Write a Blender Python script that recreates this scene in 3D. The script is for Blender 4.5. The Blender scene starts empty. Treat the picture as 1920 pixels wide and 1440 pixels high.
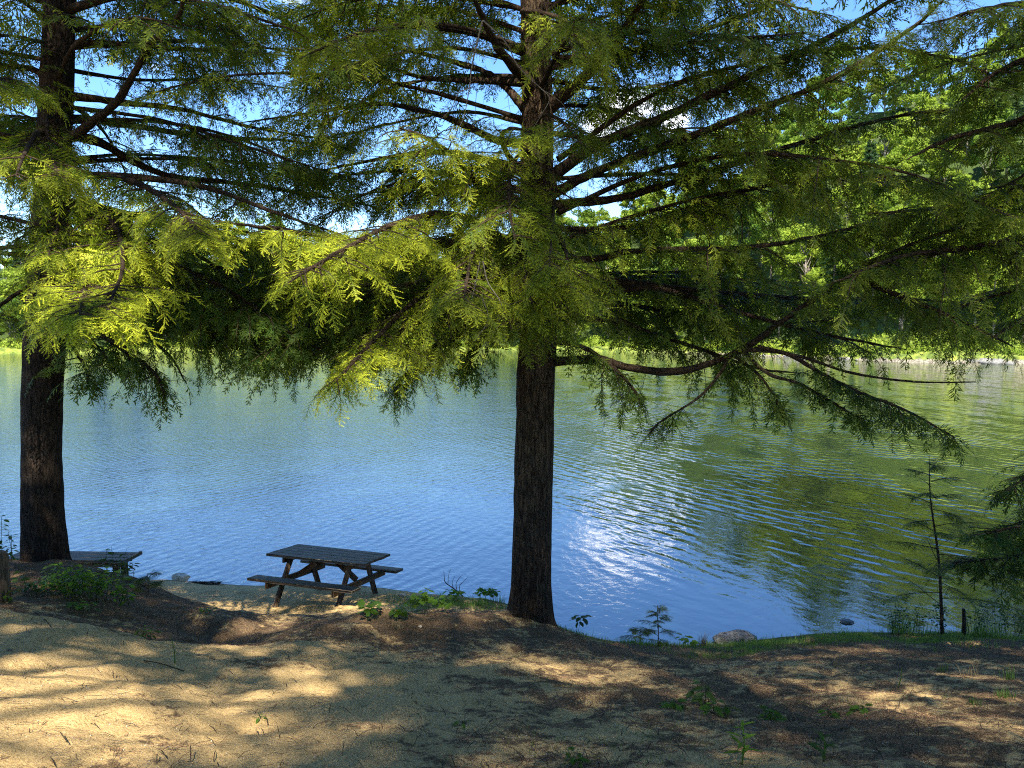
import bpy, math, random
import numpy as np
from mathutils import Vector

# ------------------------------------------------------------------ camera, sky, sun, exposure
SC = bpy.context.scene
COL = SC.collection
F = 1387.0
PITCH = math.radians(4.04)
CZ = 4.6
cam_d = bpy.data.cameras.new('camera')
cam_d.sensor_width = 36.0
cam_d.lens = 36.0 * F / 1920.0
cam_d.clip_start = 0.05
cam_d.clip_end = 3000
cam = bpy.data.objects.new('camera', cam_d)
cam.location = (0, 0, CZ)
cam.rotation_euler = (math.pi / 2 - PITCH, 0, 0)
COL.objects.link(cam)
SC.camera = cam

SUN_EL = math.radians(49)
SUN_AZ = math.radians(178)         # measured from +Y towards +X
SDIR = np.array([math.sin(SUN_AZ) * math.cos(SUN_EL), math.cos(SUN_AZ) * math.cos(SUN_EL), math.sin(SUN_EL)])
sun_d = bpy.data.lights.new('sun', 'SUN')
sun_d.energy = 5.0
sun_d.angle = math.radians(0.35)
sun_d.color = (1.0, 0.92, 0.77)
sun = bpy.data.objects.new('sun', sun_d)
sun.rotation_euler = Vector(SDIR).to_track_quat('Z', 'Y').to_euler()
COL.objects.link(sun)

SC.view_settings.view_transform = 'Standard'
SC.view_settings.look = 'None'
SC.view_settings.exposure = 1.68
SC.view_settings.gamma = 1
SC.render.engine = 'CYCLES'
SC.cycles.max_bounces = 8
SC.cycles.pixel_filter_type = 'BLACKMAN_HARRIS'
SC.cycles.filter_width = 1.1
SC.cycles.transparent_max_bounces = 8
SC.cycles.sample_clamp_indirect = 6
SC.cycles.use_denoising = False

world = bpy.data.worlds.new('World')
SC.world = world
world.use_nodes = True
nt = world.node_tree
nt.nodes.clear()
N = nt.nodes.new
L = nt.links.new
wout = N('ShaderNodeOutputWorld')
bg = N('ShaderNodeBackground')
sky = N('ShaderNodeTexSky')
sky.sky_type = 'NISHITA'
sky.sun_disc = False
sky.sun_elevation = SUN_EL
sky.sun_rotation = SUN_AZ
sky.altitude = 300
sky.air_density = 1.0
sky.dust_density = 0.0
sky.ozone_density = 2.2
bg.inputs['Strength'].default_value = 0.115
tc = N('ShaderNodeTexCoord')
mp = N('ShaderNodeMapping')
mp.inputs['Scale'].default_value = (1, 1, 2.2)
L(tc.outputs['Generated'], mp.inputs['Vector'])
nz = N('ShaderNodeTexNoise')
nz.inputs['Scale'].default_value = 5.5
nz.inputs['Detail'].default_value = 9
nz.inputs['Roughness'].default_value = 0.55
L(mp.outputs['Vector'], nz.inputs['Vector'])


def skydir(u, v):
    x = (u - 960) / F
    y = (720 - v) / F
    c, s = math.cos(PITCH), math.sin(PITCH)
    d = np.array([x, c + y * s, -s + y * c])
    return d / np.linalg.norm(d)


acc = None
for (u, v, rad) in [(1262, 228, .035), (1180, 205, .045), (1125, 245, .04), (285, 130, .035), (830, 160, .03), (1480, 145, .03), (1860, 40, .03), (560, -60, .05), (180, 560, .05)]:
    d = skydir(u, v)
    vm = N('ShaderNodeVectorMath')
    vm.operation = 'DISTANCE'
    L(tc.outputs['Generated'], vm.inputs[0])
    vm.inputs[1].default_value = d
    mr = N('ShaderNodeMapRange')
    mr.inputs['From Min'].default_value = rad * 1.9
    mr.inputs['From Max'].default_value = 0
    mr.inputs['To Min'].default_value = 0
    mr.inputs['To Max'].default_value = 0.34
    L(vm.outputs['Value'], mr.inputs['Value'])
    if acc is None:
        acc = mr.outputs['Result']
    else:
        m = N('ShaderNodeMath')
        m.operation = 'MAXIMUM'
        L(acc, m.inputs[0])
        L(mr.outputs['Result'], m.inputs[1])
        acc = m.outputs[0]
add = N('ShaderNodeMath')
add.operation = 'ADD'
L(nz.outputs['Fac'], add.inputs[0])
L(acc, add.inputs[1])
cr = N('ShaderNodeMapRange')
cr.interpolation_type = 'SMOOTHSTEP'
cr.inputs['From Min'].default_value = 0.78
cr.inputs['From Max'].default_value = 0.93
L(add.outputs[0], cr.inputs['Value'])
cm = N('ShaderNodeMix')
cm.data_type = 'RGBA'
cm.inputs[7].default_value = (9.5, 9.8, 10.4, 1)
L(cr.outputs['Result'], cm.inputs[0])
hs = N('ShaderNodeHueSaturation')
hs.inputs['Saturation'].default_value = 1.25
hs.inputs['Hue'].default_value = 0.508
L(sky.outputs['Color'], hs.inputs['Color'])
L(hs.outputs['Color'], cm.inputs[6])
L(cm.outputs[2], bg.inputs['Color'])
L(bg.outputs['Background'], wout.inputs['Surface'])

# ------------------------------------------------------------------ helpers
rng = np.random.default_rng(7)
random.seed(7)


def ray(u, v):
    x = (u - 960) / F
    y = (720 - v) / F
    c, s = math.cos(PITCH), math.sin(PITCH)
    return np.array([x, c + y * s, -s + y * c])


def P(u, v, d):
    r = ray(u, v)
    r = r * (d / r[1])
    return np.array([r[0], r[1], r[2] + CZ])


def project(p):
    """world points (n,3) -> pixel coords of the photograph"""
    q = np.asarray(p) - np.array([0, 0, CZ])
    c, s = math.cos(PITCH), math.sin(PITCH)
    f = q[..., 1] * c - q[..., 2] * s
    up = q[..., 1] * s + q[..., 2] * c
    f = np.where(np.abs(f) < 1e-3, 1e-3, f)
    return 960 + F * q[..., 0] / f, 720 - F * up / f, f


def hsh(ix, iy, seed):
    h = (ix.astype(np.int64) * 374761393 + iy.astype(np.int64) * 668265263 + seed * 1274126177) & 0x7fffffff
    h = (h ^ (h >> 13)) * 1274126177 & 0x7fffffff
    h = h ^ (h >> 16)
    return (h & 0xffff) / 65535.0


def vnoise(x, y, seed=0):
    ix = np.floor(x)
    iy = np.floor(y)
    fx = x - ix
    fy = y - iy
    fx = fx * fx * (3 - 2 * fx)
    fy = fy * fy * (3 - 2 * fy)
    a = hsh(ix, iy, seed)
    b = hsh(ix + 1, iy, seed)
    c = hsh(ix, iy + 1, seed)
    d = hsh(ix + 1, iy + 1, seed)
    return (a * (1 - fx) + b * fx) * (1 - fy) + (c * (1 - fx) + d * fx) * fy


def fbm(x, y, seed=0, oct=4, gain=.5):
    t = 0
    a = 1
    tot = 0
    for i in range(oct):
        t = t + a * vnoise(x * 2 ** i, y * 2 ** i, seed + i * 17)
        tot += a
        a *= gain
    return t / tot


def mesh_np(name, V, Fc, mat, parent=None, smooth=False, attrs=None, matidx=None):
    """V (n,3); Fc = list of int arrays of shape (k,3) and/or (k,4)"""
    if isinstance(Fc, np.ndarray):
        Fc = [Fc]
    Fc = [f for f in Fc if len(f)]
    me = bpy.data.meshes.new(name)
    V = np.ascontiguousarray(V, dtype=np.float32)
    me.vertices.add(len(V))
    me.vertices.foreach_set('co', V.ravel())
    nl = sum(f.size for f in Fc)
    nf = sum(len(f) for f in Fc)
    me.loops.add(nl)
    me.polygons.add(nf)
    me.loops.foreach_set('vertex_index', np.concatenate([f.ravel() for f in Fc]).astype(np.int32))
    tot = np.concatenate([np.full(len(f), f.shape[1], dtype=np.int32) for f in Fc])
    st = np.zeros(nf, dtype=np.int32)
    st[1:] = np.cumsum(tot)[:-1]
    me.polygons.foreach_set('loop_start', st)
    me.polygons.foreach_set('loop_total', tot)
    mats = mat if isinstance(mat, (list, tuple)) else [mat]
    for m in mats:
        me.materials.append(m)
    if matidx is not None:
        me.polygons.foreach_set('material_index', np.asarray(matidx, dtype=np.int32))
    if smooth:
        me.polygons.foreach_set('use_smooth', np.ones(nf, dtype=bool))
    me.update(calc_edges=True)
    if attrs:
        for k, a in attrs.items():
            at = me.attributes.new(k, 'FLOAT', 'POINT')
            at.data.foreach_set('value', np.asarray(a, dtype=np.float32))
    o = bpy.data.objects.new(name, me)
    COL.objects.link(o)
    if parent is not None:
        o.parent = parent
    return o


class MB:
    """collects pieces, builds ONE mesh"""

    def __init__(s):
        s.v = []
        s.q = []
        s.t = []
        s.n = 0

    def add(s, V, Q=None, T=None):
        V = np.asarray(V, dtype=float)
        s.v.append(V)
        if Q is not None and len(Q):
            s.q.append(np.asarray(Q) + s.n)
        if T is not None and len(T):
            s.t.append(np.asarray(T) + s.n)
        s.n += len(V)

    def build(s, name, mat, parent=None, smooth=False, origin=None):
        V = np.concatenate(s.v)
        if origin is not None:
            V = V - np.asarray(origin)
        fs = []
        if s.q:
            fs.append(np.concatenate(s.q))
        if s.t:
            fs.append(np.concatenate(s.t))
        o = mesh_np(name, V, fs, mat, parent, smooth)
        if origin is not None and parent is None:
            o.location = tuple(origin)
        return o

    def box(s, c, size, M=None, bev=0.0, jit=0.0):
        hx, hy, hz = [a / 2 for a in size]
        b = min(bev, hx * .4, hy * .4, hz * .4)
        if b > 0:
            # chamfered box: 24 verts
            vs = []
            for sx in (-1, 1):
                for sy in (-1, 1):
                    for sz in (-1, 1):
                        vs.append((sx * (hx - b), sy * (hy - b), sz * hz))
                        vs.append((sx * (hx - b), sy * hy, sz * (hz - b)))
                        vs.append((sx * hx, sy * (hy - b), sz * (hz - b)))

            def idx(sx, sy, sz, k):
                return (((sx + 1) // 2) * 4 + ((sy + 1) // 2) * 2 + (sz + 1) // 2) * 3 + k
            Q = []
            T = []
            for sg in (-1, 1):
                for k, ax in ((0, 2), (1, 1), (2, 0)):
                    cs = [(-1, -1), (1, -1), (1, 1), (-1, 1)]
                    f = []
                    for a, b2 in cs:
                        if ax == 2:
                            f.append(idx(a, b2, sg, 0))
                        elif ax == 1:
                            f.append(idx(a, sg, b2, 1))
                        else:
                            f.append(idx(sg, a, b2, 2))
                    Q.append(f)
            for a in (-1, 1):
                for b2 in (-1, 1):
                    Q.append([idx(-1, a, b2, 0), idx(1, a, b2, 0), idx(1, a, b2, 1), idx(-1, a, b2, 1)])
                    Q.append([idx(a, -1, b2, 0), idx(a, 1, b2, 0), idx(a, 1, b2, 2), idx(a, -1, b2, 2)])
                    Q.append([idx(a, b2, -1, 1), idx(a, b2, 1, 1), idx(a, b2, 1, 2), idx(a, b2, -1, 2)])
                    for c2 in (-1, 1):
                        T.append([idx(a, b2, c2, 0), idx(a, b2, c2, 1), idx(a, b2, c2, 2)])
            V = np.array(vs)
        else:
            V = np.array([(x, y, z) for x in (-hx, hx) for y in (-hy, hy) for z in (-hz, hz)])
            Q = [[0, 1, 3, 2], [4, 6, 7, 5], [0, 4, 5, 1], [2, 3, 7, 6], [0, 2, 6, 4], [1, 5, 7, 3]]
            T = None
        if jit:
            V = V + rng.normal(0, jit, V.shape)
        if M is not None:
            V = V @ np.asarray(M).T
        s.add(V + np.asarray(c), Q, T)

    def beam(s, a, b, w, h, upv=(0, 0, 1), bev=.004, ext=0):
        a = np.asarray(a, float)
        b = np.asarray(b, float)
        d = b - a
        Ln = np.linalg.norm(d)
        d = d / Ln
        sd = np.cross(upv, d)
        sd /= np.linalg.norm(sd)
        up = np.cross(d, sd)
        s.box((a + b) / 2, (Ln + 2 * ext, w, h), np.stack([d, sd, up], 1), bev)

    def tube(s, pts, rad, n=8, cap=True):
        pts = np.asarray(pts, float)
        k = len(pts)
        rad = np.broadcast_to(np.asarray(rad, float), (k,))
        T = np.gradient(pts, axis=0)
        T /= np.linalg.norm(T, axis=1, keepdims=True) + 1e-9
        ref = np.array([0, 0, 1.0]) if abs(T[:, 2]).mean() < .8 else np.array([0, 1.0, 0])
        A = np.cross(T, ref)
        A /= np.linalg.norm(A, axis=1, keepdims=True) + 1e-9
        B = np.cross(T, A)
        th = np.linspace(0, 2 * np.pi, n, endpoint=False)
        V = pts[:, None] + rad[:, None, None] * (np.cos(th)[None, :, None] * A[:, None] + np.sin(th)[None, :, None] * B[:, None])
        V = V.reshape(-1, 3)
        i = np.arange(k - 1)[:, None] * n
        j = np.arange(n)[None]
        j2 = (j + 1) % n
        Q = np.stack([i + j, i + j2, i + n + j2, i + n + j], -1).reshape(-1, 4)
        T3 = None
        if cap:
            V = np.concatenate([V, pts[:1], pts[-1:]])
            jj = np.arange(n)
            T3 = np.concatenate([np.stack([np.full(n, k * n), (jj + 1) % n, jj], 1),
                                 np.stack([np.full(n, k * n + 1), (k - 1) * n + jj, (k - 1) * n + (jj + 1) % n], 1)])
        s.add(V, Q, T3)


def catmull(pts, m=8):
    p = np.asarray(pts, float)
    p = np.vstack([2 * p[0] - p[1], p, 2 * p[-1] - p[-2]])
    out = []
    for i in range(1, len(p) - 2):
        t = np.linspace(0, 1, m, endpoint=False)[:, None]
        out.append(.5 * (2 * p[i] + (p[i + 1] - p[i - 1]) * t + (2 * p[i - 1] - 5 * p[i] + 4 * p[i + 1] - p[i + 2]) * t * t + (3 * p[i] - p[i - 1] - 3 * p[i + 1] + p[i + 2]) * t ** 3))
    out.append(p[-2][None])
    return np.concatenate(out)


def empty(name, loc, label=None, cat=None, group=None):
    o = bpy.data.objects.new(name, None)
    o.empty_display_size = .2
    o.location = tuple(loc)
    COL.objects.link(o)
    if label:
        tag(o, label, cat, group)
    return o


def tag(o, label=None, cat=None, group=None, kind=None):
    if label:
        o['label'] = label
    if cat:
        o['category'] = cat
    if group:
        o['group'] = group
    if kind:
        o['kind'] = kind
    return o


# ------------------------------------------------------------------ materials
def new_mat(name):
    m = bpy.data.materials.new(name)
    m.use_nodes = True
    t = m.node_tree
    t.nodes.clear()
    o = t.nodes.new('ShaderNodeOutputMaterial')
    return m, t, o


def nd(t, typ, **kw):
    n = t.nodes.new(typ)
    for k, v in kw.items():
        if hasattr(n, k) and k not in n.inputs.keys():
            setattr(n, k, v)
        else:
            n.inputs[k].default_value = v
    return n


def mixc(t, fac, a, b):
    n = t.nodes.new('ShaderNodeMix')
    n.data_type = 'RGBA'
    for i, x in ((0, fac), (6, a), (7, b)):
        if isinstance(x, (int, float)):
            n.inputs[i].default_value = x
        elif isinstance(x, tuple):
            n.inputs[i].default_value = x if len(x) == 4 else x + (1,)
        else:
            t.links.new(x, n.inputs[i])
    return n.outputs[2]


def rampf(t, x, a, b, to0=0., to1=1.):
    n = t.nodes.new('ShaderNodeMapRange')
    n.interpolation_type = 'SMOOTHSTEP'
    n.inputs['From Min'].default_value = a
    n.inputs['From Max'].default_value = b
    n.inputs['To Min'].default_value = to0
    n.inputs['To Max'].default_value = to1
    t.links.new(x, n.inputs['Value'])
    return n.outputs['Result']


def noise(t, vec, scale, detail=4, rough=.55, dist=0.):
    n = t.nodes.new('ShaderNodeTexNoise')
    n.inputs['Scale'].default_value = scale
    n.inputs['Detail'].default_value = detail
    n.inputs['Roughness'].default_value = rough
    n.inputs['Distortion'].default_value = dist
    if vec is not None:
        t.links.new(vec, n.inputs['Vector'])
    return n.outputs['Fac']


def mapping(t, vec, scale=(1, 1, 1), rot=(0, 0, 0), loc=(0, 0, 0)):
    n = t.nodes.new('ShaderNodeMapping')
    n.inputs['Scale'].default_value = scale
    n.inputs['Rotation'].default_value = rot
    n.inputs['Location'].default_value = loc
    t.links.new(vec, n.inputs['Vector'])
    return n.outputs['Vector']


def objco(t):
    return t.nodes.new('ShaderNodeTexCoord').outputs['Object']


def geopos(t):
    return t.nodes.new('ShaderNodeNewGeometry').outputs['Position']


def math2(t, op, a, b=None):
    n = t.nodes.new('ShaderNodeMath')
    n.operation = op
    for i, x in ((0, a), (1, b)):
        if x is None:
            continue
        if isinstance(x, (int, float)):
            n.inputs[i].default_value = x
        else:
            t.links.new(x, n.inputs[i])
    return n.outputs[0]


def attr(t, name):
    n = t.nodes.new('ShaderNodeAttribute')
    n.attribute_name = name
    return n.outputs['Fac']


def bump(t, h, strength=.5, dist=.02):
    n = t.nodes.new('ShaderNodeBump')
    n.inputs['Strength'].default_value = strength
    n.inputs['Distance'].default_value = dist
    t.links.new(h, n.inputs['Height'])
    return n.outputs['Normal']


def principled(t, o, col, rough=.8, spec=.3, normal=None):
    p = t.nodes.new('ShaderNodeBsdfPrincipled')
    if isinstance(col, tuple):
        p.inputs['Base Color'].default_value = col + (1,)
    else:
        t.links.new(col, p.inputs['Base Color'])
    p.inputs['Roughness'].default_value = rough
    p.inputs['Specular IOR Level'].default_value = spec
    if normal is not None:
        t.links.new(normal, p.inputs['Normal'])
    t.links.new(p.outputs[0], o.inputs['Surface'])
    return p


def foliage_mat(name, dark, light, young_lit, trans, tf=.4, nscale=1.5, rough=.55, use_young_lit=True):
    m, t, o = new_mat(name)
    pos = geopos(t)
    a = noise(t, pos, nscale, 3)
    c = mixc(t, rampf(t, a, .35, .65), dark, light)
    b = noise(t, pos, nscale * 14, 2)
    c = mixc(t, rampf(t, b, .5, .75, 0, .5), c, light)
    tr = trans
    if use_young_lit:
        y = attr(t, 'young_lit')
        c = mixc(t, y, c, young_lit)  # yellow tint: young growth, and sunlight painted into the lit boughs
    p = t.nodes.new('ShaderNodeBsdfPrincipled')
    t.links.new(c, p.inputs['Base Color'])
    p.inputs['Roughness'].default_value = rough
    p.inputs['Specular IOR Level'].default_value = .15
    tl = t.nodes.new('ShaderNodeBsdfTranslucent')
    if use_young_lit:
        tc_ = mixc(t, attr(t, 'young_lit'), tuple(x * .55 for x in trans), trans)
        t.links.new(tc_, tl.inputs['Color'])
    else:
        tl.inputs['Color'].default_value = trans + (1,)
    mx = t.nodes.new('ShaderNodeMixShader')
    mx.inputs[0].default_value = tf
    t.links.new(p.outputs[0], mx.inputs[1])
    t.links.new(tl.outputs[0], mx.inputs[2])
    t.links.new(mx.outputs[0], o.inputs['Surface'])
    return m


def bark_mat(name, c0, c1, c2, scale=1.0, moss=None):
    m, t, o = new_mat(name)
    pos = geopos(t)
    v = mapping(t, pos, (1, 1, .16))
    n1 = noise(t, v, 34 * scale, 6, .62, .6)
    n2 = noise(t, pos, 9 * scale, 4)
    c = mixc(t, rampf(t, n1, .38, .62), c0, c1)
    c = mixc(t, rampf(t, n2, .5, .72, 0, .7), c, c2)
    vo = t.nodes.new('ShaderNodeTexVoronoi')
    vo.feature = 'DISTANCE_TO_EDGE'
    vo.inputs['Scale'].default_value = 24 * scale
    dn = t.nodes.new('ShaderNodeTexNoise')
    dn.inputs['Scale'].default_value = 7 * scale
    dn.inputs['Detail'].default_value = 4
    t.links.new(pos, dn.inputs['Vector'])
    va = t.nodes.new('ShaderNodeVectorMath')
    va.operation = 'MULTIPLY_ADD'
    t.links.new(dn.outputs['Color'], va.inputs[0])
    va.inputs[1].default_value = (.09, .09, .25)
    t.links.new(mapping(t, pos, (1, 1, .16)), va.inputs[2])
    t.links.new(va.outputs[0], vo.inputs['Vector'])
    cr_ = rampf(t, vo.outputs['Distance'], 0, .12)
    c = mixc(t, rampf(t, vo.outputs['Distance'], 0, .05, .3, 0), c, tuple(x * .4 for x in c0))
    if moss:
        c = mixc(t, rampf(t, noise(t, pos, 5, 4), .56, .68, 0, .6), c, moss)
    h = math2(t, 'ADD', math2(t, 'MULTIPLY', cr_, .8), n1)
    principled(t, o, c, .95, .15, bump(t, h, 1.0, .02))
    return m


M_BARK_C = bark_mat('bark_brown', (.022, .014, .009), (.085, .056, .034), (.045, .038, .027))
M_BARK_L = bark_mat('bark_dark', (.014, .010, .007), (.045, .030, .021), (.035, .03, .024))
M_LIMB = bark_mat('limb_bark', (.022, .014, .010), (.085, .055, .035), (.10, .085, .06), 2.2)
M_TWIG = bark_mat('twig_bark', (.07, .045, .03), (.16, .11, .07), (.14, .11, .08), 4)
M_DEAD = bark_mat('bleached_bark', (.30, .26, .21), (.5, .45, .38), (.4, .36, .3), 5)
M_HEM = foliage_mat('hemlock_needles', (.011, .029, .008), (.028, .074, .014), (.45, .49, .032), (.42, .56, .04), .28)  # bright yellow tone holds young tips and painted sunlight; dark tone tuned for unlit sprays
M_HEM_FAR = M_HEM


def wood_mat():
    m, t, o = new_mat('weathered_wood')
    pos = objco(t)
    v = mapping(t, pos, (1.2, 14, 14))
    n1 = noise(t, v, 5, 6, .6, .4)
    n2 = noise(t, pos, 3, 3)
    c = mixc(t, rampf(t, n1, .35, .65), (.055, .044, .032), (.18, .15, .11))
    c = mixc(t, rampf(t, n2, .48, .7, 0, .65), c, (.06, .075, .05))
    principled(t, o, c, .8, .3, bump(t, n1, .5, .006))
    return m


def wood_leg_mat():
    m, t, o = new_mat('brown_wood')
    pos = geopos(t)
    v = mapping(t, pos, (9, 9, 1.2))
    n1 = noise(t, v, 6, 6, .6, .4)
    c = mixc(t, rampf(t, n1, .35, .65), (.05, .034, .022), (.16, .105, .06))
    principled(t, o, c, .8, .3, bump(t, n1, .5, .006))
    return m


M_WOOD = wood_mat()
M_LEG = wood_leg_mat()


def ground_mat():
    m, t, o = new_mat('sandy_ground')
    pos = geopos(t)
    lit = attr(t, 'litter')
    gr = attr(t, 'grass')
    n0 = noise(t, pos, .9, 5, .6)
    n1 = noise(t, pos, 9, 6, .7)
    n2 = noise(t, pos, 70, 5, .75)
    n3 = noise(t, pos, 240, 2, .7)
    sand = mixc(t, rampf(t, n2, .3, .7), (.35, .235, .10), (.68, .48, .215))
    sand = mixc(t, rampf(t, n0, .45, .7, 0, .5), sand, (.42, .28, .115))
    sand = mixc(t, rampf(t, n3, .62, .72), sand, (.68, .58, .44))
    sand = mixc(t, rampf(t, noise(t, pos, 150, 3, .75), .60, .68, 0, .75), sand, (.10, .07, .045))
    litc = mixc(t, rampf(t, n2, .4, .62), (.05, .032, .018), (.21, .14, .075))
    litc = mixc(t, rampf(t, noise(t, pos, 110, 3, .7), .55, .7), litc, (.34, .22, .13))
    lf = math2(t, 'ADD', math2(t, 'MULTIPLY', math2(t, 'SUBTRACT', n1, .5), 2.6), lit)
    lf = math2(t, 'ADD', lf, math2(t, 'MULTIPLY', math2(t, 'SUBTRACT', noise(t, pos, 3.2, 4, .6), .5), 1.6))
    lf = math2(t, 'ADD', lf, math2(t, 'MULTIPLY', math2(t, 'SUBTRACT', n2, .5), 1.2))
    c = mixc(t, rampf(t, lf, .38, .66), sand, litc)
    gcol = mixc(t, rampf(t, n2, .35, .65), (.025, .045, .014), (.085, .12, .03))
    gf = math2(t, 'ADD', math2(t, 'MULTIPLY', math2(t, 'SUBTRACT', noise(t, pos, 6, 5, .7), .5), 1.5), gr)
    c = mixc(t, rampf(t, gf, .45, .75), c, gcol)
    # damp rim at the water's edge
    z = t.nodes.new('ShaderNodeSeparateXYZ')
    t.links.new(pos, z.inputs[0])
    c = mixc(t, rampf(t, z.outputs['Z'], .0, .10, .6, 0), c, (.07, .055, .04))
    h = math2(t, 'ADD', math2(t, 'MULTIPLY', n1, 1.1), math2(t, 'ADD', math2(t, 'MULTIPLY', n2, .5), math2(t, 'MULTIPLY', n3, .16)))
    principled(t, o, c, .95, .15, bump(t, h, .9, .03))
    return m


M_GROUND = ground_mat()


def water_mat():
    m, t, o = new_mat('lake_water')
    pos = geopos(t)
    warp = t.nodes.new('ShaderNodeTexNoise')
    warp.inputs['Scale'].default_value = .22
    warp.inputs['Detail'].default_value = 3
    t.links.new(pos, warp.inputs['Vector'])
    vm = t.nodes.new('ShaderNodeVectorMath')
    vm.operation = 'MULTIPLY_ADD'
    t.links.new(warp.outputs['Color'], vm.inputs[0])
    vm.inputs[1].default_value = (1.0, 1.0, 0)
    t.links.new(pos, vm.inputs[2])
    p2 = vm.outputs[0]

    def wave(ang, wl, dist, ds=1.2):
        w = t.nodes.new('ShaderNodeTexWave')
        w.wave_type = 'BANDS'
        w.bands_direction = 'X'
        w.wave_profile = 'SIN'
        w.inputs['Scale'].default_value = 0.314 / wl     # blender: one period per 2pi/20 units of scaled x
        w.inputs['Distortion'].default_value = dist
        w.inputs['Detail'].default_value = 2.5
        w.inputs['Detail Scale'].default_value = ds
        w.inputs['Detail Roughness'].default_value = .55
        t.links.new(mapping(t, p2, (1, 1, 1), (0, 0, ang)), w.inputs['Vector'])
        return w.outputs['Fac']
    # crests running away to the left on the right hand side, and away to the right on the left hand side
    wr = wave(math.radians(-28), .46, 4.2, .8)
    wr2 = wave(math.radians(-46), .29, 4.5, .9)
    wl = wave(math.radians(208), .30, 2.4)
    sep = t.nodes.new('ShaderNodeSeparateXYZ')
    t.links.new(pos, sep.inputs[0])
    rx = math2(t, 'DIVIDE', sep.outputs['X'], sep.outputs['Y'])
    side = rampf(t, rx, -.12, .2)
    hr = math2(t, 'MULTIPLY', math2(t, 'ADD', wr, math2(t, 'MULTIPLY', wr2, .45)), 2.6)
    near = rampf(t, sep.outputs['Y'], 11.5, 17.5, .10, 1.)
    patch = rampf(t, noise(t, mapping(t, pos, (1, .45, 1)), .5, 4, .6), .38, .62, .12, 1.25)
    near = math2(t, 'MULTIPLY', near, patch)
    hr = math2(t, 'ADD', hr, math2(t, 'MULTIPLY', noise(t, mapping(t, p2, (1.0, .34, 1), (0, 0, math.radians(-34))), 4.2, 4, .6), 3.2))
    hr = math2(t, 'MULTIPLY', hr, near)
    hl = math2(t, 'MULTIPLY', math2(t, 'ADD', wl, math2(t, 'MULTIPLY', noise(t, mapping(t, p2, (1.0, .34, 1), (0, 0, math.radians(212))), 5, 4, .6), 2.6)), rampf(t, noise(t, pos, .3, 3, .55), .36, .62, .35, 1.0))
    big = t.nodes.new('ShaderNodeMix')
    t.links.new(side, big.inputs[0])
    t.links.new(hl, big.inputs[2])
    t.links.new(hr, big.inputs[3])
    fine = noise(t, mapping(t, pos, (1, .8, 1)), 6.5, 4, .62, .5)
    swell = noise(t, pos, 1.1, 3, .5, .3)
    fine = math2(t, 'MULTIPLY', fine, rampf(t, rx, -.35, .05, 1.5, 1.))
    h = math2(t, 'ADD', math2(t, 'MULTIPLY', big.outputs[0], .5), math2(t, 'ADD', math2(t, 'MULTIPLY', fine, rampf(t, rx, -.05, .25, 1.15, .4)), math2(t, 'MULTIPLY', swell, 1.0)))
    far = rampf(t, sep.outputs['Y'], 14, 45, .0060, .017)
    b = t.nodes.new('ShaderNodeBump')
    b.inputs['Strength'].default_value = 1
    t.links.new(far, b.inputs['Distance'])
    t.links.new(h, b.inputs['Height'])
    p = principled(t, o, (.010, .020, .014), .025, .5, b.outputs[0])
    p.inputs['IOR'].default_value = 3.0
    return m


M_WATER = water_mat()


def simple(name, c0, c1, scale=20, rough=.85, bs=.4, bd=.01, spec=.25):
    m, t, o = new_mat(name)
    pos = geopos(t)
    n1 = noise(t, pos, scale, 5, .62)
    c = mixc(t, rampf(t, n1, .32, .68), c0, c1)
    principled(t, o, c, rough, spec, bump(t, n1, bs, bd))
    return m


M_ROCK = simple('grey_rock', (.07, .07, .07), (.27, .26, .24), 14, .9, .8, .03)
M_PALEROCK = simple('pale_rock', (.5, .40, .28), (.75, .65, .5), 12, .9, .8, .02)
M_PEB = simple('pebble', (.22, .18, .13), (.5, .43, .33), 30, .9, .5, .01)
M_LITTER = simple('dry_needles', (.09, .045, .022), (.36, .21, .11), 45)
M_HUMUS = simple('dark_humus', (.03, .016, .01), (.11, .06, .035), 60, .95, .9, .02)
M_HILL = simple('hill_soil', (.035, .06, .018), (.12, .17, .035), .35)
M_LEAF = foliage_mat('leaf_green', (.04, .085, .015), (.07, .14, .022), (.13, .22, .03), (.34, .58, .05), .45, 4, .5, False)
M_LEAF_D = foliage_mat('leaf_dark', (.02, .045, .013), (.045, .085, .02), (.1, .2, .03), (.16, .30, .04), .35, 4, .5, False)
M_GRASS = foliage_mat('grass_blades', (.035, .07, .015), (.09, .14, .03), (.1, .2, .03), (.30, .44, .07), .4, 3, .5, False)
M_DRYGRASS = foliage_mat('dry_grass', (.16, .11, .055), (.32, .24, .12), (.1, .2, .03), (.4, .3, .15), .3, 3, .6, False)
M_F1 = foliage_mat('forest_pale', (.13, .19, .024), (.27, .33, .04), (.1, .2, .03), (.42, .60, .07), .35, .25, .6, False)
M_F2 = foliage_mat('forest_mid', (.06, .12, .018), (.16, .23, .03), (.1, .2, .03), (.28, .45, .06), .35, .25, .6, False)
M_F3 = foliage_mat('forest_conifer', (.015, .04, .018), (.035, .07, .025), (.1, .2, .03), (.12, .22, .05), .3, .25, .6, False)
M_FTRUNK = simple('forest_trunk', (.07, .06, .05), (.24, .21, .18), 3)

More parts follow.
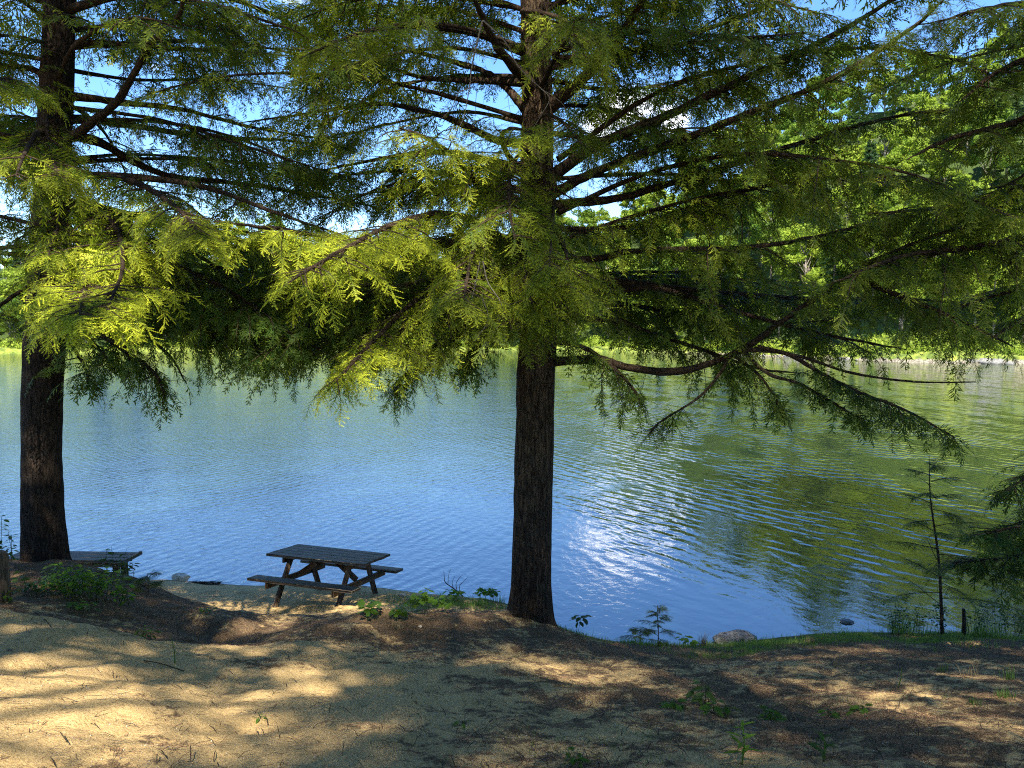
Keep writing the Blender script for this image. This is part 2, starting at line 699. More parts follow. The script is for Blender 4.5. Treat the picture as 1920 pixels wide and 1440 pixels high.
# ------------------------------------------------------------------ terrain
CP = []
for (u, v, d) in [(0, 1400, 3.0), (0, 1250, 4.2), (0, 1142, 5.8), (100, 1162, 5.6), (200, 1215, 5.2), (280, 1252, 5.0), (350, 1274, 5.0), (450, 1250, 5.4), (550, 1205, 6.4), (700, 1176, 7.6), (850, 1162, 8.5),
                  (400, 1228, 6.9), (300, 1203, 7.0), (150, 1158, 7.2), (470, 1216, 7.0), (250, 1190, 6.8), (100, 1130, 7.5), (85, 1050, 9.5), (200, 1122, 8), (30, 1082, 8.5), (0, 1062, 9.6),
                  (250, 1088, 9.3), (320, 1132, 8.8), (430, 1152, 8.3), (380, 1182, 7.9), (500, 1167, 8.4), (620, 1166, 8.9), (560, 1186, 7.6),
                  (720, 1160, 8.6), (720, 1202, 7.5), (960, 1152, 9.4), (880, 1152, 9.6), (800, 1152, 9.9), (850, 1130, 11.3), (940, 1130, 11.8),
                  (1060, 1185, 9.6), (1150, 1205, 9.7), (1230, 1212, 10.1), (1060, 1182, 11.0), (1350, 1208, 10.4), (1500, 1192, 10.8), (1700, 1187, 10.8), (1900, 1197, 10.6),
                  (1350, 1240, 8), (1500, 1242, 7.2), (1700, 1250, 6.8), (1900, 1255, 6.6), (1500, 1217, 8.5), (1700, 1215, 8.8), (1900, 1217, 8.8),
                  (960, 1200, 8), (960, 1250, 6.5), (960, 1330, 4.8), (960, 1430, 3.3), (1500, 1330, 4.8), (1500, 1430, 3.2), (1900, 1330, 4.6), (1900, 1430, 3.1), (500, 1430, 3.2), (500, 1330, 4.3)]:
    CP.append(P(u, v, d))
for p in [(-6.8, 12.4, .26), (-5.2, 12, .32), (-5, 10.8, .5), (-3.0, 11.75, .30), (-3.1, 10.8, .43), (-2, 12.4, .16), (-4, 12.6, .18), (-3.6, 10.0, .68), (-1.5, 10.9, .5), (-1.7, 12.75, .02),
          (-6.3, 13.4, .02), (-4.7, 13.0, .04), (-3, 13.1, .03), (-3, 14.5, -.5), (-6, 15, -.5), (-9, 14.0, .02), (-9, 12.5, .4), (-12, 14.2, .02), (-12, 16, -.5), (.25, 9.3, .9),
          (3, 12, -.5), (7, 12.3, -.5), (.5, 12.8, -.4), (12, 12, -.4), (12, 10.6, .05), (-1, 13.8, -.4),
          (0, 0, 3.2), (-6, 0, 3.4), (6, 0, 3.1), (-10, -8, 3.7), (10, -8, 3.5), (-20, 0, 3.4), (20, 0, 3.0), (-8, 5, 2.75), (-12, 8, 2.1), (-20, 10, 1.6), (8, 5, 2.1), (12, 7, 1.5), (20, 8, 1.1),
          (20, 10.8, .05), (20, 13, -.5), (-20, 14.5, .03), (-20, 17, -.5), (-60, -40, 4), (60, -40, 4), (-60, 0, 3.3), (60, 0, 3), (-60, 12, 1), (60, 9, 1), (-60, 15.2, 0), (60, 11.5, 0), (-60, 19, -.6), (60, 19, -.8), (0, -40, 4), (0, 19, -.8), (30, 19, -.8), (-30, 21, -.8)]:
    CP.append(np.array(p))
CP = np.array(CP, float)


def _k(r2):
    return np.where(r2 > 0, .5 * r2 * np.log(r2 + 1e-12), 0)


def _fit(cp, lam=.02):
    n = len(cp)
    d = cp[:, None, :2] - cp[None, :, :2]
    K = _k((d ** 2).sum(-1)) + lam * np.eye(n)
    Pm = np.c_[np.ones(n), cp[:, :2]]
    A = np.block([[K, Pm], [Pm.T, np.zeros((3, 3))]])
    return np.linalg.solve(A, np.r_[cp[:, 2], 0, 0, 0])


_W = _fit(CP)


def ground_z(x, y, detail=True):
    x = np.asarray(x, float)
    y = np.asarray(y, float)
    sh = x.shape
    xf = x.ravel()
    yf = y.ravel()
    z = np.zeros(len(xf))
    for i in range(0, len(xf), 40000):
        a = xf[i:i + 40000]
        b = yf[i:i + 40000]
        r2 = (a[:, None] - CP[None, :, 0]) ** 2 + (b[:, None] - CP[None, :, 1]) ** 2
        z[i:i + 40000] = _k(r2) @ _W[:len(CP)] + _W[-3] + _W[-2] * a + _W[-1] * b
    z = z.reshape(sh)
    if detail:
        w = np.clip((z + .1) / .5, .15, 1)
        z = z + w * ((fbm(x * 1.3, y * 1.3, 3, 3) - .5) * .13 + (fbm(x * 4.2, y * 4.2, 9, 3) - .5) * .085 + (fbm(x * 15, y * 15, 19, 2) - .5) * .026)
        # brown hump of humus in the middle
        cx, cy = P(722, 1165, 8.5)[:2]
        z = z + .16 * np.exp(-(((x - cx) / .38) ** 2 + ((y - cy) / .3) ** 2))
    return np.clip(z, -1.2, 4.6)


def hit(u, v):
    """first point of the terrain on the ray through a pixel"""
    r = ray(u, v)
    ts = np.linspace(2, 16, 700)
    X = r[0] * ts / r[1]
    Z = CZ + r[2] * ts / r[1]
    g = ground_z(X, ts)
    k = np.nonzero(Z <= g)[0]
    i = k[0] if len(k) else len(ts) - 1
    return np.array([X[i], ts[i], g[i]])


def axis(lo, hi, fine_lo, fine_hi, fs, cs):
    a = list(np.arange(fine_lo, fine_hi, fs))
    x = fine_lo
    st = fs
    left = []
    while x > lo:
        st = min(st * 1.18, cs)
        x -= st
        left.append(x)
    right = []
    x = a[-1]
    st = fs
    while x < hi:
        st = min(st * 1.18, cs)
        x += st
        right.append(x)
    return np.array(left[::-1] + a + right)


gx = axis(-60, 60, -8, 8.5, .035, 2.5)
gy = axis(-40, 20, 2.4, 13.4, .035, 2.5)
GX, GY = np.meshgrid(gx, gy, indexing='ij')
GZ = ground_z(GX, GY)


def grid_faces(a, b):
    i = np.arange(a - 1)[:, None] * b
    j = np.arange(b - 1)[None]
    return np.stack([i + j, i + b + j, i + b + j + 1, i + j + 1], -1).reshape(-1, 4)


def litter_w(x, y):
    u = x / np.maximum(y, .5)
    w = .16 + .42 * np.clip((u + .30) / .35, 0, 1)
    w = w + .3 * np.clip((y - 6.5) / 2, 0, 1) * (u > -.9)
    # the left mound is covered in litter, the beach is clean
    beach = np.clip((y - 9.9) / .8, 0, 1) * np.clip((-.3 - x) / .8, 0, 1)
    m = np.exp(-(((x + 5.2) / 1.9) ** 2 + ((y - 8.4) / 1.6) ** 2))
    w = w + .8 * m
    w = w * (1 - beach) + .06 * beach
    gd = np.exp(-(((x + 2.9 - .35 * (y - 6.8)) / 1.7) ** 2 + ((y - 7.3) / 1.15) ** 2))  # gully behind the crest: real litter, with its shade darkened in as well
    w = w + .55 * gd
    w = w + .7 * np.exp(-(((x + 1.48) / .55) ** 2 + ((y - 8.35) / .45) ** 2))
    pat = fbm(x * 1.1 + 5, y * 1.1, 31, 3)
    return w + (pat - .5) * .9


def grass_w(x, y):
    right = np.clip((x - .4) / .6, 0, 1)
    band = np.clip((y - 8.6) / 1.2, 0, 1) * right
    mid = np.exp(-(((x + .9) / 1.0) ** 2 + ((y - 11.0) / .7) ** 2))
    mossy = .42 * np.clip((fbm(x * .8, y * .8, 77, 3) - .45) * 4, 0, 1) * np.clip((x + 2) / 2, 0, 1)
    return band * .62 + mid * .5 + mossy


ground = mesh_np('ground', np.stack([GX, GY, GZ], -1).reshape(-1, 3), grid_faces(len(gx), len(gy)), M_GROUND, None, True,
                 {'litter': litter_w(GX, GY).ravel(), 'grass': grass_w(GX, GY).ravel()})
tag(ground, kind='structure')

wx = np.array([-900, -100, 100, 900.])
wy = np.array([8.0, 60, 200, 900.])
WX, WY = np.meshgrid(wx, wy, indexing='ij')
water = mesh_np('water', np.stack([WX, WY, 0 * WX], -1).reshape(-1, 3), grid_faces(4, 4), M_WATER)
tag(water, kind='structure')

# far shore
SX = np.array([-500, -300, -200, -103, -75, -50, -20, 10, 30, 45, 52, 59, 66, 75, 120, 200, 400.])
SY = np.array([30, 70, 105, 150, 178, 194, 192, 182, 165, 146, 133, 112, 107, 104, 92, 70, 40.])
AK = np.array([-2, -.7, -.26, 0, .12, .3, .45, .7, 2])
KK = np.array([.1, .12, .22, .30, .34, .42, .58, .68, .72])


def far_z(x, y):
    s = y - np.interp(x, SX, SY) - 2.5 * (fbm(x * .08, x * 0, 5, 3) - .5)
    k = np.interp(x / np.maximum(y, 1), AK, KK)
    ss = np.clip(s, 0, None)
    z = np.where(s > 0, np.minimum(ss, 1.2) * .7 + k * np.clip(ss - 5, 0, 90) + .08 * ss, s * .5)
    z = z + np.clip(ss / 10, 0, 1) * (fbm(x * .03, y * .03, 8, 3) - .5) * 9
    z = z + np.clip(ss / 2, 0, 1) * (fbm(x * .4, y * .4, 18, 3) - .5) * 1.1
    return np.maximum(z, -1.5), s


hx = np.concatenate([np.arange(-480, -140, 8), np.arange(-140, 130, 1.2), np.arange(130, 460, 8)])
hy = np.concatenate([np.arange(40, 100, 2), np.arange(100, 215, 1.0), np.arange(215, 420, 6)])
HX, HY = np.meshgrid(hx, hy, indexing='ij')
HZ, HS = far_z(HX, HY)


def hill_mat():
    m, t, o = new_mat('far_bank')
    pos = geopos(t)
    s = attr(t, 'shore')
    n1 = noise(t, pos, .8, 5, .65)
    n2 = noise(t, pos, 4, 4, .65)
    g = mixc(t, rampf(t, n1, .35, .65), (.06, .10, .02), (.22, .26, .045))
    g = mixc(t, rampf(t, n2, .5, .7, 0, .6), g, (.2, .2, .08))
    st = mixc(t, rampf(t, n2, .35, .65), (.10, .09, .07), (.30, .26, .2))
    c = mixc(t, rampf(t, math2(t, 'ADD', s, math2(t, 'MULTIPLY', n1, 1.4)), 1.0, 1.5), st, g)
    sx_ = t.nodes.new('ShaderNodeSeparateXYZ')
    t.links.new(pos, sx_.inputs[0])
    c = mixc(t, rampf(t, sx_.outputs['X'], 25, 50), g, c)
    c = mixc(t, rampf(t, s, 7, 10), c, (.045, .07, .02))
    principled(t, o, c, .95, .1, bump(t, n2, .6, .2))
    return m


hill = mesh_np('hillside', np.stack([HX, HY, HZ], -1).reshape(-1, 3), grid_faces(len(hx), len(hy)), hill_mat(), None, True, {'shore': HS.ravel()})
tag(hill, kind='structure')

# ------------------------------------------------------------------ light windows: where the photograph has sunlit ground / boughs
GLIT = [  # u, v, ru, rv, slope
    (80, 1400, 560, 85, -.06), (150, 1338, 420, 38, -.12), (150, 1270, 240, 26, .1), (60, 1205, 200, 40, .12), (250, 1240, 120, 16, .3), (-80, 1280, 160, 40, 0), (420, 1330, 120, 14, -.1), (330, 1290, 190, 14, .0), (500, 1268, 120, 20, -.25), (50, 1200, 110, 24, .15), (180, 1245, 110, 12, .1),
    (640, 1205, 60, 9, -.15), (470, 1215, 60, 7, 0), (745, 1345, 52, 20, 0), (600, 1300, 70, 14, 0), (900, 1195, 14, 9, .2), (965, 1212, 30, 9, .45), (850, 1225, 24, 8, 0), (333, 1080, 26, 10, 0), (0, 1100, 40, 60, 0), (620, 1265, 120, 12, -.1), (1450, 1300, 90, 9, .2), (1700, 1325, 110, 10, .22), (1880, 1365, 70, 10, .2),
    (1060, 1212, 22, 5, .2), (1110, 1272, 110, 16, .1), (1090, 1305, 60, 10, .2), (1190, 1250, 60, 6, .3), (1300, 1292, 60, 9, .1), (1330, 1265, 50, 6, .05), (1490, 1205, 26, 5, 0), (1620, 1218, 60, 5, .02),
    (1560, 1280, 120, 9, .25), (1600, 1322, 120, 14, .22), (1710, 1290, 100, 9, .25), (1800, 1270, 90, 8, .05), (1860, 1310, 90, 12, .2), (1790, 1345, 80, 12, .25), (1640, 1358, 60, 8, .2), (1700, 1192, 50, 4, 0), (1800, 1206, 40, 4, 0),
    (1350, 1400, 70, 12, .1), (1830, 1420, 90, 10, .2), (1240, 1440, 50, 10, 0), (1330, 1325, 40, 6, .1)]
FLIT = [  # sunlit boughs in the picture, at depth y about 5 to 8.5
    (180, 560, 150, 130), (210, 450, 150, 80), (90, 320, 110, 70), (60, 180, 60, 30), (350, 400, 120, 40), (480, 430, 120, 40), (560, 560, 110, 50), (640, 700, 100, 60), (650, 480, 100, 50), (830, 400, 130, 85), (900, 500, 90, 60),
    (780, 250, 70, 25), (790, 600, 60, 40), (60, 260, 70, 30)]


def in_ground_lit(q, nzv):
    u, v, f = project(q)
    best = np.full(len(q), 9.)
    for (a, b, ru, rv, sl) in GLIT:
        du = u - a
        dv = v - b - sl * du
        best = np.minimum(best, (du / (ru * 1.05)) ** 2 + (dv / (rv * 1.1)) ** 2)
    return best + (nzv - .5) * .9 < 1.1


def shading_drop(pos, r):
    """True where a spray would throw shade on something the photograph shows in the sun"""
    pos = np.asarray(pos)
    drop = np.zeros(len(pos), bool)
    u0, v0, f0 = project(pos)
    inframe = (v0 > -10) & (u0 > -20) & (u0 < 1940) & (f0 > 0)
    # ground
    q = pos.copy()
    gz = np.full(len(pos), 2.2)
    for _ in range(5):
        t = (pos[:, 2] - gz) / SDIR[2]
        q = pos - SDIR * t[:, None]
        gz = ground_z(q[:, 0], q[:, 1], False)
    q[:, 2] = gz
    nv = fbm(q[:, 0] * 3.1, q[:, 1] * 3.1, 55, 3)
    g = in_ground_lit(q, nv) & (q[:, 1] > 1.5)
    drop |= g & (r < np.where(inframe, .2, .985))
    for yt in (5.2, 6.0, 6.8, 7.3):
        ok = pos[:, 1] < yt - .6
        t = (pos[:, 1] - yt) / SDIR[1]
        q = pos - SDIR * t[:, None]
        u, v, f = project(q)
        hitm = np.zeros(len(pos), bool)
        for (a, b, ru, rv) in FLIT:
            hitm |= ((u - a) / ru) ** 2 + ((v - b) / rv) ** 2 < 1
        drop |= ok & hitm & (r < np.where(inframe, .75, .995))
    return drop


# ------------------------------------------------------------------ hemlock spray templates
def frond_template(seed, lod):
    """flat fan of needles, length 1 along +x; returns tris (n,3,3) and young value (n,3)"""
    r = np.random.default_rng(seed)
    tris = []
    yv = []

    def needleset(a, b, w, y0, y1, nt):
        a = np.array(a)
        b = np.array(b)
        d = b - a
        Ln = np.linalg.norm(d)
        d = d / Ln
        s = np.array([-d[1], d[0], 0])
        if lod == 1:
            m = (a + b) / 2
            tris.append([a, m + s * w * .62, b])
            tris.append([a, b, m - s * w * .62])
            yv.append([y0, (y0 + y1) / 2, y1])
            yv.append([y0, y1, (y0 + y1) / 2])
            return
        st = Ln / nt
        for i in range(nt):
            p0 = a + d * st * i
            p1 = a + d * st * (i + .72)
            yy = y0 + (y1 - y0) * i / nt
            ww = w * (1 - .45 * i / nt)
            for sg in (-1, 1):
                tip = p0 + d * st * (.75 + r.uniform(-.1, .3)) + s * sg * ww * r.uniform(.75, 1.1) + np.array([0, 0, r.uniform(-.006, .004)])
                tris.append([p0, p1, tip])
                yv.append([yy, yy, min(1, yy + .12)])
        tris.append([b - d * st * .4 + s * .006, b - d * st * .4 - s * .006, b + d * st * .7])
        yv.append([y1, y1, 1])
    nb = 9
    droop = r.uniform(.10, .35)
    curve = r.uniform(-.25, .25)

    def ax(t):
        return np.array([t, curve * t * t, -droop * t * t])
    for i in range(1, nb):
        t = i / nb
        for sg in (-1, 1):
            if r.random() < .16:
                continue
            t2 = t + r.uniform(-.05, .05) + (.06 if sg > 0 else 0)
            ln = (.42 * (1 - t) ** .7 + .10) * r.uniform(.5, 1.25) * min(1, .6 + t * 2.2)
            ang = math.radians(r.uniform(30, 66))
            a = ax(t2)
            b = a + ln * np.array([math.cos(ang), sg * math.sin(ang), r.uniform(-.45, .12)])
            needleset(a, b, .046, .12, r.uniform(.45, 1.0), 7)
    for i in range(3):
        needleset(ax(i / 3), ax((i + 1) / 3), .06, .1 * i, .1 + .3 * i, 5)
    return np.array(tris), np.array(yv)


FR0 = [frond_template(100 + i, 0) for i in range(6)]
FR1 = [frond_template(200 + i, 1) for i in range(6)]


class Foliage:
    def __init__(s):
        s.pos = []
        s.d = []
        s.n = []
        s.sc = []
        s.yg = []

    def add(s, p, d, n, sc, yg):
        s.pos.append(p)
        s.d.append(d)
        s.n.append(n)
        s.sc.append(sc)
        s.yg.append(yg)

    def arrays(s):
        pos = np.array(s.pos)
        d = np.array(s.d)
        n = np.array(s.n)
        sc = np.array(s.sc)
        yg = np.array(s.yg)
        d = d / (np.linalg.norm(d, axis=1, keepdims=True) + 1e-9)
        sd = np.cross(n, d)
        sd = sd / (np.linalg.norm(sd, axis=1, keepdims=True) + 1e-9)
        n = np.cross(d, sd)
        return pos, np.stack([d, sd, n], 1), sc, yg

    def build(s, name, mat, parent, origin, prune=True, lodd=8.6):
        pos, B, sc, yg = s.arrays()
        r = rng.random(len(pos))
        if prune:
            keep = ~shading_drop(pos, r)
            keep &= np.linalg.norm(pos - np.array([0, 0, CZ]), axis=1) > 3.0
            pos, B, sc, yg = pos[keep], B[keep], sc[keep], yg[keep]
        dist = np.linalg.norm(pos - np.array([0, 0, CZ]), axis=1)
        u, v, f = project(pos)
        vis = (u > -150) & (u < 2070) & (v > -150) & (f > 0)
        near = (dist < lodd) & vis
        Vs = []
        Ys = []
        var = rng.integers(0, 6, len(pos))
        for lod, sel0, FRS in ((0, near, FR0), (1, ~near, FR1)):
            for k in range(6):
                sel = sel0 & (var == k)
                if not sel.any():
                    continue
                T, Y = FRS[k]
                v3 = T.reshape(-1, 3)
                W = np.einsum('nj,mji->mni', v3, B[sel]) * sc[sel][:, None, None] + pos[sel][:, None, :]
                Vs.append(W.reshape(-1, 3))
                Ys.append(np.clip(Y.reshape(1, -1) * yg[sel][:, None] * 1.35, 0, 1).ravel())
        V = np.concatenate(Vs) - np.asarray(origin)
        Y = np.concatenate(Ys)
        Fc = np.arange(len(V)).reshape(-1, 3)
        return mesh_np(name, V, Fc, mat, parent, False, {'young_lit': Y}), len(pos)


UP = np.array([0, 0, 1.0])


def unit(a):
    a = np.asarray(a, float)
    return a / (np.linalg.norm(a) + 1e-9)


def clump(p):
    return float(fbm(np.array(p[0] * 1.5 + p[1] * .7), np.array(p[2] * 2.2 + p[1] * .4), 63, 2))


def dress_limb(path, fol, tw, lmax=.85, bare=.25, spacing=.13, droop=.35, young_lit=.6, fs=1.0, tipdroop=0., dens=1.0, twigvis=True, cl=True):  # tint amount: young growth plus sunlight painted into the bough
    """secondaries with sprays on both sides of a limb centre line"""
    seg = np.linalg.norm(np.diff(path, axis=0), axis=1)
    s = np.r_[0, np.cumsum(seg)]
    Ltot = s[-1]
    x = Ltot * bare
    side = 1
    while x < Ltot:
        f = x / Ltot
        p = np.array([np.interp(x, s, path[:, k]) for k in range(3)])
        p2 = np.array([np.interp(min(x + .1, Ltot), s, path[:, k]) for k in range(3)])
        p1 = np.array([np.interp(max(x - .1, 0), s, path[:, k]) for k in range(3)])
        t = unit(p2 - p1)
        sd = np.cross(t, UP)
        if np.linalg.norm(sd) < .2:
            sd = np.array([1.0, 0, 0])
        sd = unit(sd) * side
        if twigvis and cl and clump(p) < (.44 if p[2] > 6.2 else .40) and rng.random() < .8:
            x += spacing * .5
            side = -side
            continue
        a = math.radians(rng.uniform(26, 82))
        ln = lmax * rng.choice([.35, .6, .85, 1.15, 1.35]) * rng.uniform(.85, 1.15) * min(1, (1 - f) * 1.5 + .28) * min(1, .55 + 1.2 * (f - bare))
        d = unit(t * math.cos(a) + sd * math.sin(a) + UP * rng.uniform(-.25, .12))
        n = max(3, int(ln / .07))
        q = p.copy()
        pts = [q.copy()]
        dd = d.copy()
        dr = droop * rng.uniform(.2, 1.9)
        stepn = ln / n
        bend = rng.normal(0, .16)
        for i in range(n):
            dd = unit(dd + UP * (-dr * stepn * 1.9) + sd * bend * stepn * 4 + rng.normal(0, .085, 3))
            q = q + dd * stepn
            pts.append(q.copy())
            g = (i + 1) / n
            if rng.random() > dens:
                continue
            fl = (.20 * (1 - g) + .11) * rng.uniform(.55, 1.35) * fs
            if g < .18:
                continue
            s2 = np.cross(dd, UP)
            s2 = unit(s2) if np.linalg.norm(s2) > .2 else sd
            nn = unit(UP + rng.normal(0, .42, 3) + dd * .2)
            for sg in (1, -1):
                if rng.random() < .1:
                    continue
                an = math.radians(rng.uniform(38, 62))
                fd = dd * math.cos(an) + s2 * sg * math.sin(an) + UP * rng.uniform(-.85, .15) * (droop + .4)
                fol.add(q - dd * stepn * rng.uniform(0, .5), fd, nn, fl, young_lit * rng.uniform(.5, 1.3))
        fol.add(q, dd + UP * -.15, unit(UP + rng.normal(0, .2, 3)), .24 * fs, young_lit * 1.2)
        if twigvis:
            pts = np.array(pts)[::2] if n > 4 else np.array(pts)
            tw.tube(pts, np.linspace(.0065 + .004 * ln, .002, len(pts)), 4, False)
            if rng.random() < .35:
                q = path[min(len(path) - 1, int(f * rng.uniform(.3, 1) * len(path)))]
                d = unit(t * rng.uniform(-.2, .8) + sd * rng.uniform(-1, 1) + UP * rng.uniform(-.9, .3))
                l2 = rng.uniform(.15, .5)
                e1 = q + d * l2 * .5 + rng.normal(0, .03, 3)
                e2 = q + d * l2 + rng.normal(0, .06, 3)
                tw.tube([q, e1, e2], [.004, .003, .0012], 3, False)
                for _ in range(2):
                    e3 = e1 + unit(d + rng.normal(0, .6, 3)) * l2 * rng.uniform(.2, .5)
                    tw.tube([e1, e3], [.0022, .001], 3, False)
        x += spacing * rng.uniform(.7, 1.3) / (2.0 if p[2] > 6.2 and twigvis else 2.8) * fs ** .7
        side = -side
    fol.add(path[-1], unit(path[-1] - path[-3]), UP, .3 * fs, young_lit)


def limb_path(p0, az, Ln, rise, sag, seed=None):
    """generic limb: starts with slope 'rise' and bends down by 'sag'"""
    n = 14
    pts = [np.asarray(p0, float)]
    el = rise
    a = az
    for i in range(n):
        t = i / n
        el += -sag / n * (0.3 + 1.4 * t)
        a += rng.normal(0, .05)
        d = np.array([math.sin(a) * math.cos(el), math.cos(a) * math.cos(el), math.sin(el)])
        pts.append(pts[-1] + d * Ln / n)
    return catmull(pts[::2], 4)


def trunk_mesh(name, prof, parent, mat, origin, depth, seed):
    """prof: (u,v,width px) down to up, followed by world height list for the part above the picture"""
    C = np.array([P(u, v, depth) for u, v, w in prof])
    R = np.array([w / F * depth / 2 for u, v, w in prof])
    zt = 19.0
    zs = np.array([C[-1, 2] + 2, C[-1, 2] + 5, zt - 3, zt])
    dirn = (C[-1] - C[-3]) / (C[-1, 2] - C[-3, 2])
    top = np.array([C[-1] + dirn * (z - C[-1, 2]) * .6 + np.array([0, 0, (z - C[-1, 2]) * .4]) for z in zs])
    top[:, 2] = zs
    C = np.vstack([C, top])
    R = np.r_[R, R[-1] * .82, R[-1] * .55, R[-1] * .25, .015]
    z = np.arange(C[0, 2], zt, .045)
    cx = np.interp(z, C[:, 2], C[:, 0])
    cy = np.interp(z, C[:, 2], C[:, 1])
    rr = np.interp(z, C[:, 2], R)
    n = 72
    th = np.linspace(0, 2 * np.pi, n, endpoint=False)
    Z, TH = np.meshgrid(z, th, indexing='ij')
    # furrowed bark
    per = 2 * np.pi
    w1 = (np.abs(fbm(TH / per * 26 + 1.5 * fbm(Z * 1.2, TH * 0, seed, 2), Z * 1.6, seed + 2, 3) - .5) * 2)
    w1b = (np.abs(fbm((TH / per - 1) * 26 + 1.5 * fbm(Z * 1.2, TH * 0, seed, 2), Z * 1.6, seed + 2, 3) - .5) * 2)
    bl = np.clip((TH / per - .9) / .1, 0, 1)
    w1 = w1 * (1 - bl) + w1b * bl
    lump = (fbm(np.cos(TH) * 1.5 + 5, Z * .9 + np.sin(TH) * 1.5, seed + 9, 3) - .5)
    flare = np.exp(-(Z - z[0]) / .26) * (.42 * np.maximum(0, np.cos(TH * 5 + seed + .6 * np.sin(TH * 2))) ** 1.5 + .08)
    RR = rr[:, None] * (1 + lump * .13 + flare * 1.2) + (w1 - .3) * .022 * np.clip(rr[:, None] / .2, .2, 1)
    V = np.stack([cx[:, None] + RR * np.cos(TH), cy[:, None] + RR * np.sin(TH), Z], -1).reshape(-1, 3)
    i = np.arange(len(z) - 1)[:, None] * n
    j = np.arange(n)[None]
    j2 = (j + 1) % n
    Q = np.stack([i + j, i + j2, i + n + j2, i + n + j], -1).reshape(-1, 4)
    o = mesh_np(name, V - np.asarray(origin), Q, mat, parent, True)
    return o, (lambda zz: np.array([np.interp(zz, C[:, 2], C[:, 0]), np.interp(zz, C[:, 2], C[:, 1]), zz])), (lambda zz: np.interp(zz, C[:, 2], R))


def make_limb_mesh(path, r0, r1, parent, origin, seed=0):
    mb = MB()
    n = len(path)
    k = np.linspace(0, 1, n)
    rad = r0 * (1 - k) ** .8 + r1
    rad = rad * (1 + .12 * np.sin(k * 31 + seed) * rng.uniform(.3, 1, n))
    rad[:3] = rad[:3] * np.array([1.35, 1.18, 1.06])
    mb.tube(path + rng.normal(0, r0 * .06, path.shape), rad, 9)
    mb.v[-1] = mb.v[-1] - np.asarray(origin)
    return mb.build('limb', M_LIMB, parent, True)


def pxpath(pts, d0, d1, bow=0.):
    pts = [(p[0], p[1]) for p in pts]
    n = len(pts)
    ln = np.r_[0, np.cumsum([math.dist(pts[i], pts[i + 1]) for i in range(n - 1)])]
    ln /= ln[-1]
    return catmull([P(u, v, d0 + (d1 - d0) * t + bow * math.sin(math.pi * t)) for (u, v), t in zip(pts, ln)], 7)


def hemlock(label, prof, depth, mat, explicit, nlow, zlow, zhigh, nup, seed, azskip=None, maxlen=4.8, dead=()):
    global rng
    rng = np.random.default_rng(seed)
    base = P(prof[1][0], prof[1][1], depth)
    base[2] = float(ground_z(base[0], base[1]))
    root = empty('hemlock_tree', base, label, 'tree', 'hemlock trees on the near bank')
    tr, axisf, radf = trunk_mesh('trunk', prof, root, mat, base, depth, seed)
    fol = Foliage()
    tw = MB()
    for e in explicit:
        pts, d0, d1, r0 = e[:4]
        kw = dict(e[4]) if len(e) > 4 else {}
        bow = kw.pop('bow', 0.)
        path = pxpath(pts, d0, d1, bow)
        make_limb_mesh(path, r0, .006, root, base, seed)
        if kw.pop('leaf', True):
            dress_limb(path, fol, tw, **kw)
    for i in range(nlow):
        z = zlow + (zhigh - zlow) * (i + rng.uniform(0, .8)) / nlow
        az = (i * 2.399963 + seed) % (2 * math.pi)
        if azskip is not None and azskip(az, z):
            az = az + math.pi * .5
            if azskip(az, z):
                continue
        k = (z - zlow) / 14
        Ln = maxlen * (1 - k * .8) * rng.uniform(.75, 1.1)
        c = axisf(z)
        if math.cos(az) < -.3:
            Ln *= .78
        path = limb_path(c, az, Ln, math.radians(rng.uniform(2, 22)), math.radians(rng.uniform(22, 48)))
        make_limb_mesh(path, min(.025, radf(z) * .4), .006, root, base, i)
        dress_limb(path, fol, tw, lmax=rng.uniform(.75, 1.0), bare=rng.uniform(.05, .2), spacing=.15, droop=rng.uniform(.3, .65), young_lit=rng.uniform(.3, .9), dens=.8)
    for i in range(nup):
        z = zhigh + (18.3 - zhigh) * (i + rng.uniform(0, 1)) / nup
        az = i * 2.399963 + seed * 1.3
        k = (z - zhigh) / (18.6 - zhigh)
        Ln = max(.5, maxlen * .95 * (1 - k) ** .8 * rng.uniform(.8, 1.1))
        path = limb_path(axisf(z), az, Ln, math.radians(rng.uniform(5, 25)), math.radians(rng.uniform(20, 45)))
        make_limb_mesh(path, min(.05, radf(z) * .4), .006, root, base, i)
        dress_limb(path, fol, tw, lmax=.95 * (1 - k * .5), bare=.12, spacing=.30, droop=.4, fs=1.7, twigvis=False, dens=.9)
    if tw.n:
        tw.v = [v - base for v in tw.v]
        tw.build('twigs', M_TWIG, root)
    o, n = fol.build('crown', M_HEM, root, base)
    print(label, 'fronds', n, 'tris', len(o.data.polygons))
    for pts, d, rr in dead:
        mb = MB()
        path = pxpath(pts, d, d + .2)
        mb.tube(path, np.linspace(rr, .002, len(path)), 5, False)
        mb.v = [v - base for v in mb.v]
        o = mb.build('dead_branch', M_DEAD, root, True)
        o['label'] = 'bleached bare dead branch hanging in front of the trunk'
    return root


C_PROF = [(994, 1215, 104), (994, 1168, 88), (996, 1100, 77), (998, 1000, 73), (1001, 850, 73), (1004, 700, 71), (1008, 640, 69), (1007, 400, 62), (1008, 200, 58), (1003, 0, 52)]
L_PROF = [(84, 1110, 98), (84, 1045, 80), (80, 950, 71), (77, 850, 68), (78, 750, 69), (84, 640, 67), (90, 550, 65), (96, 400, 61), (105, 200, 55), (112, 0, 52)]

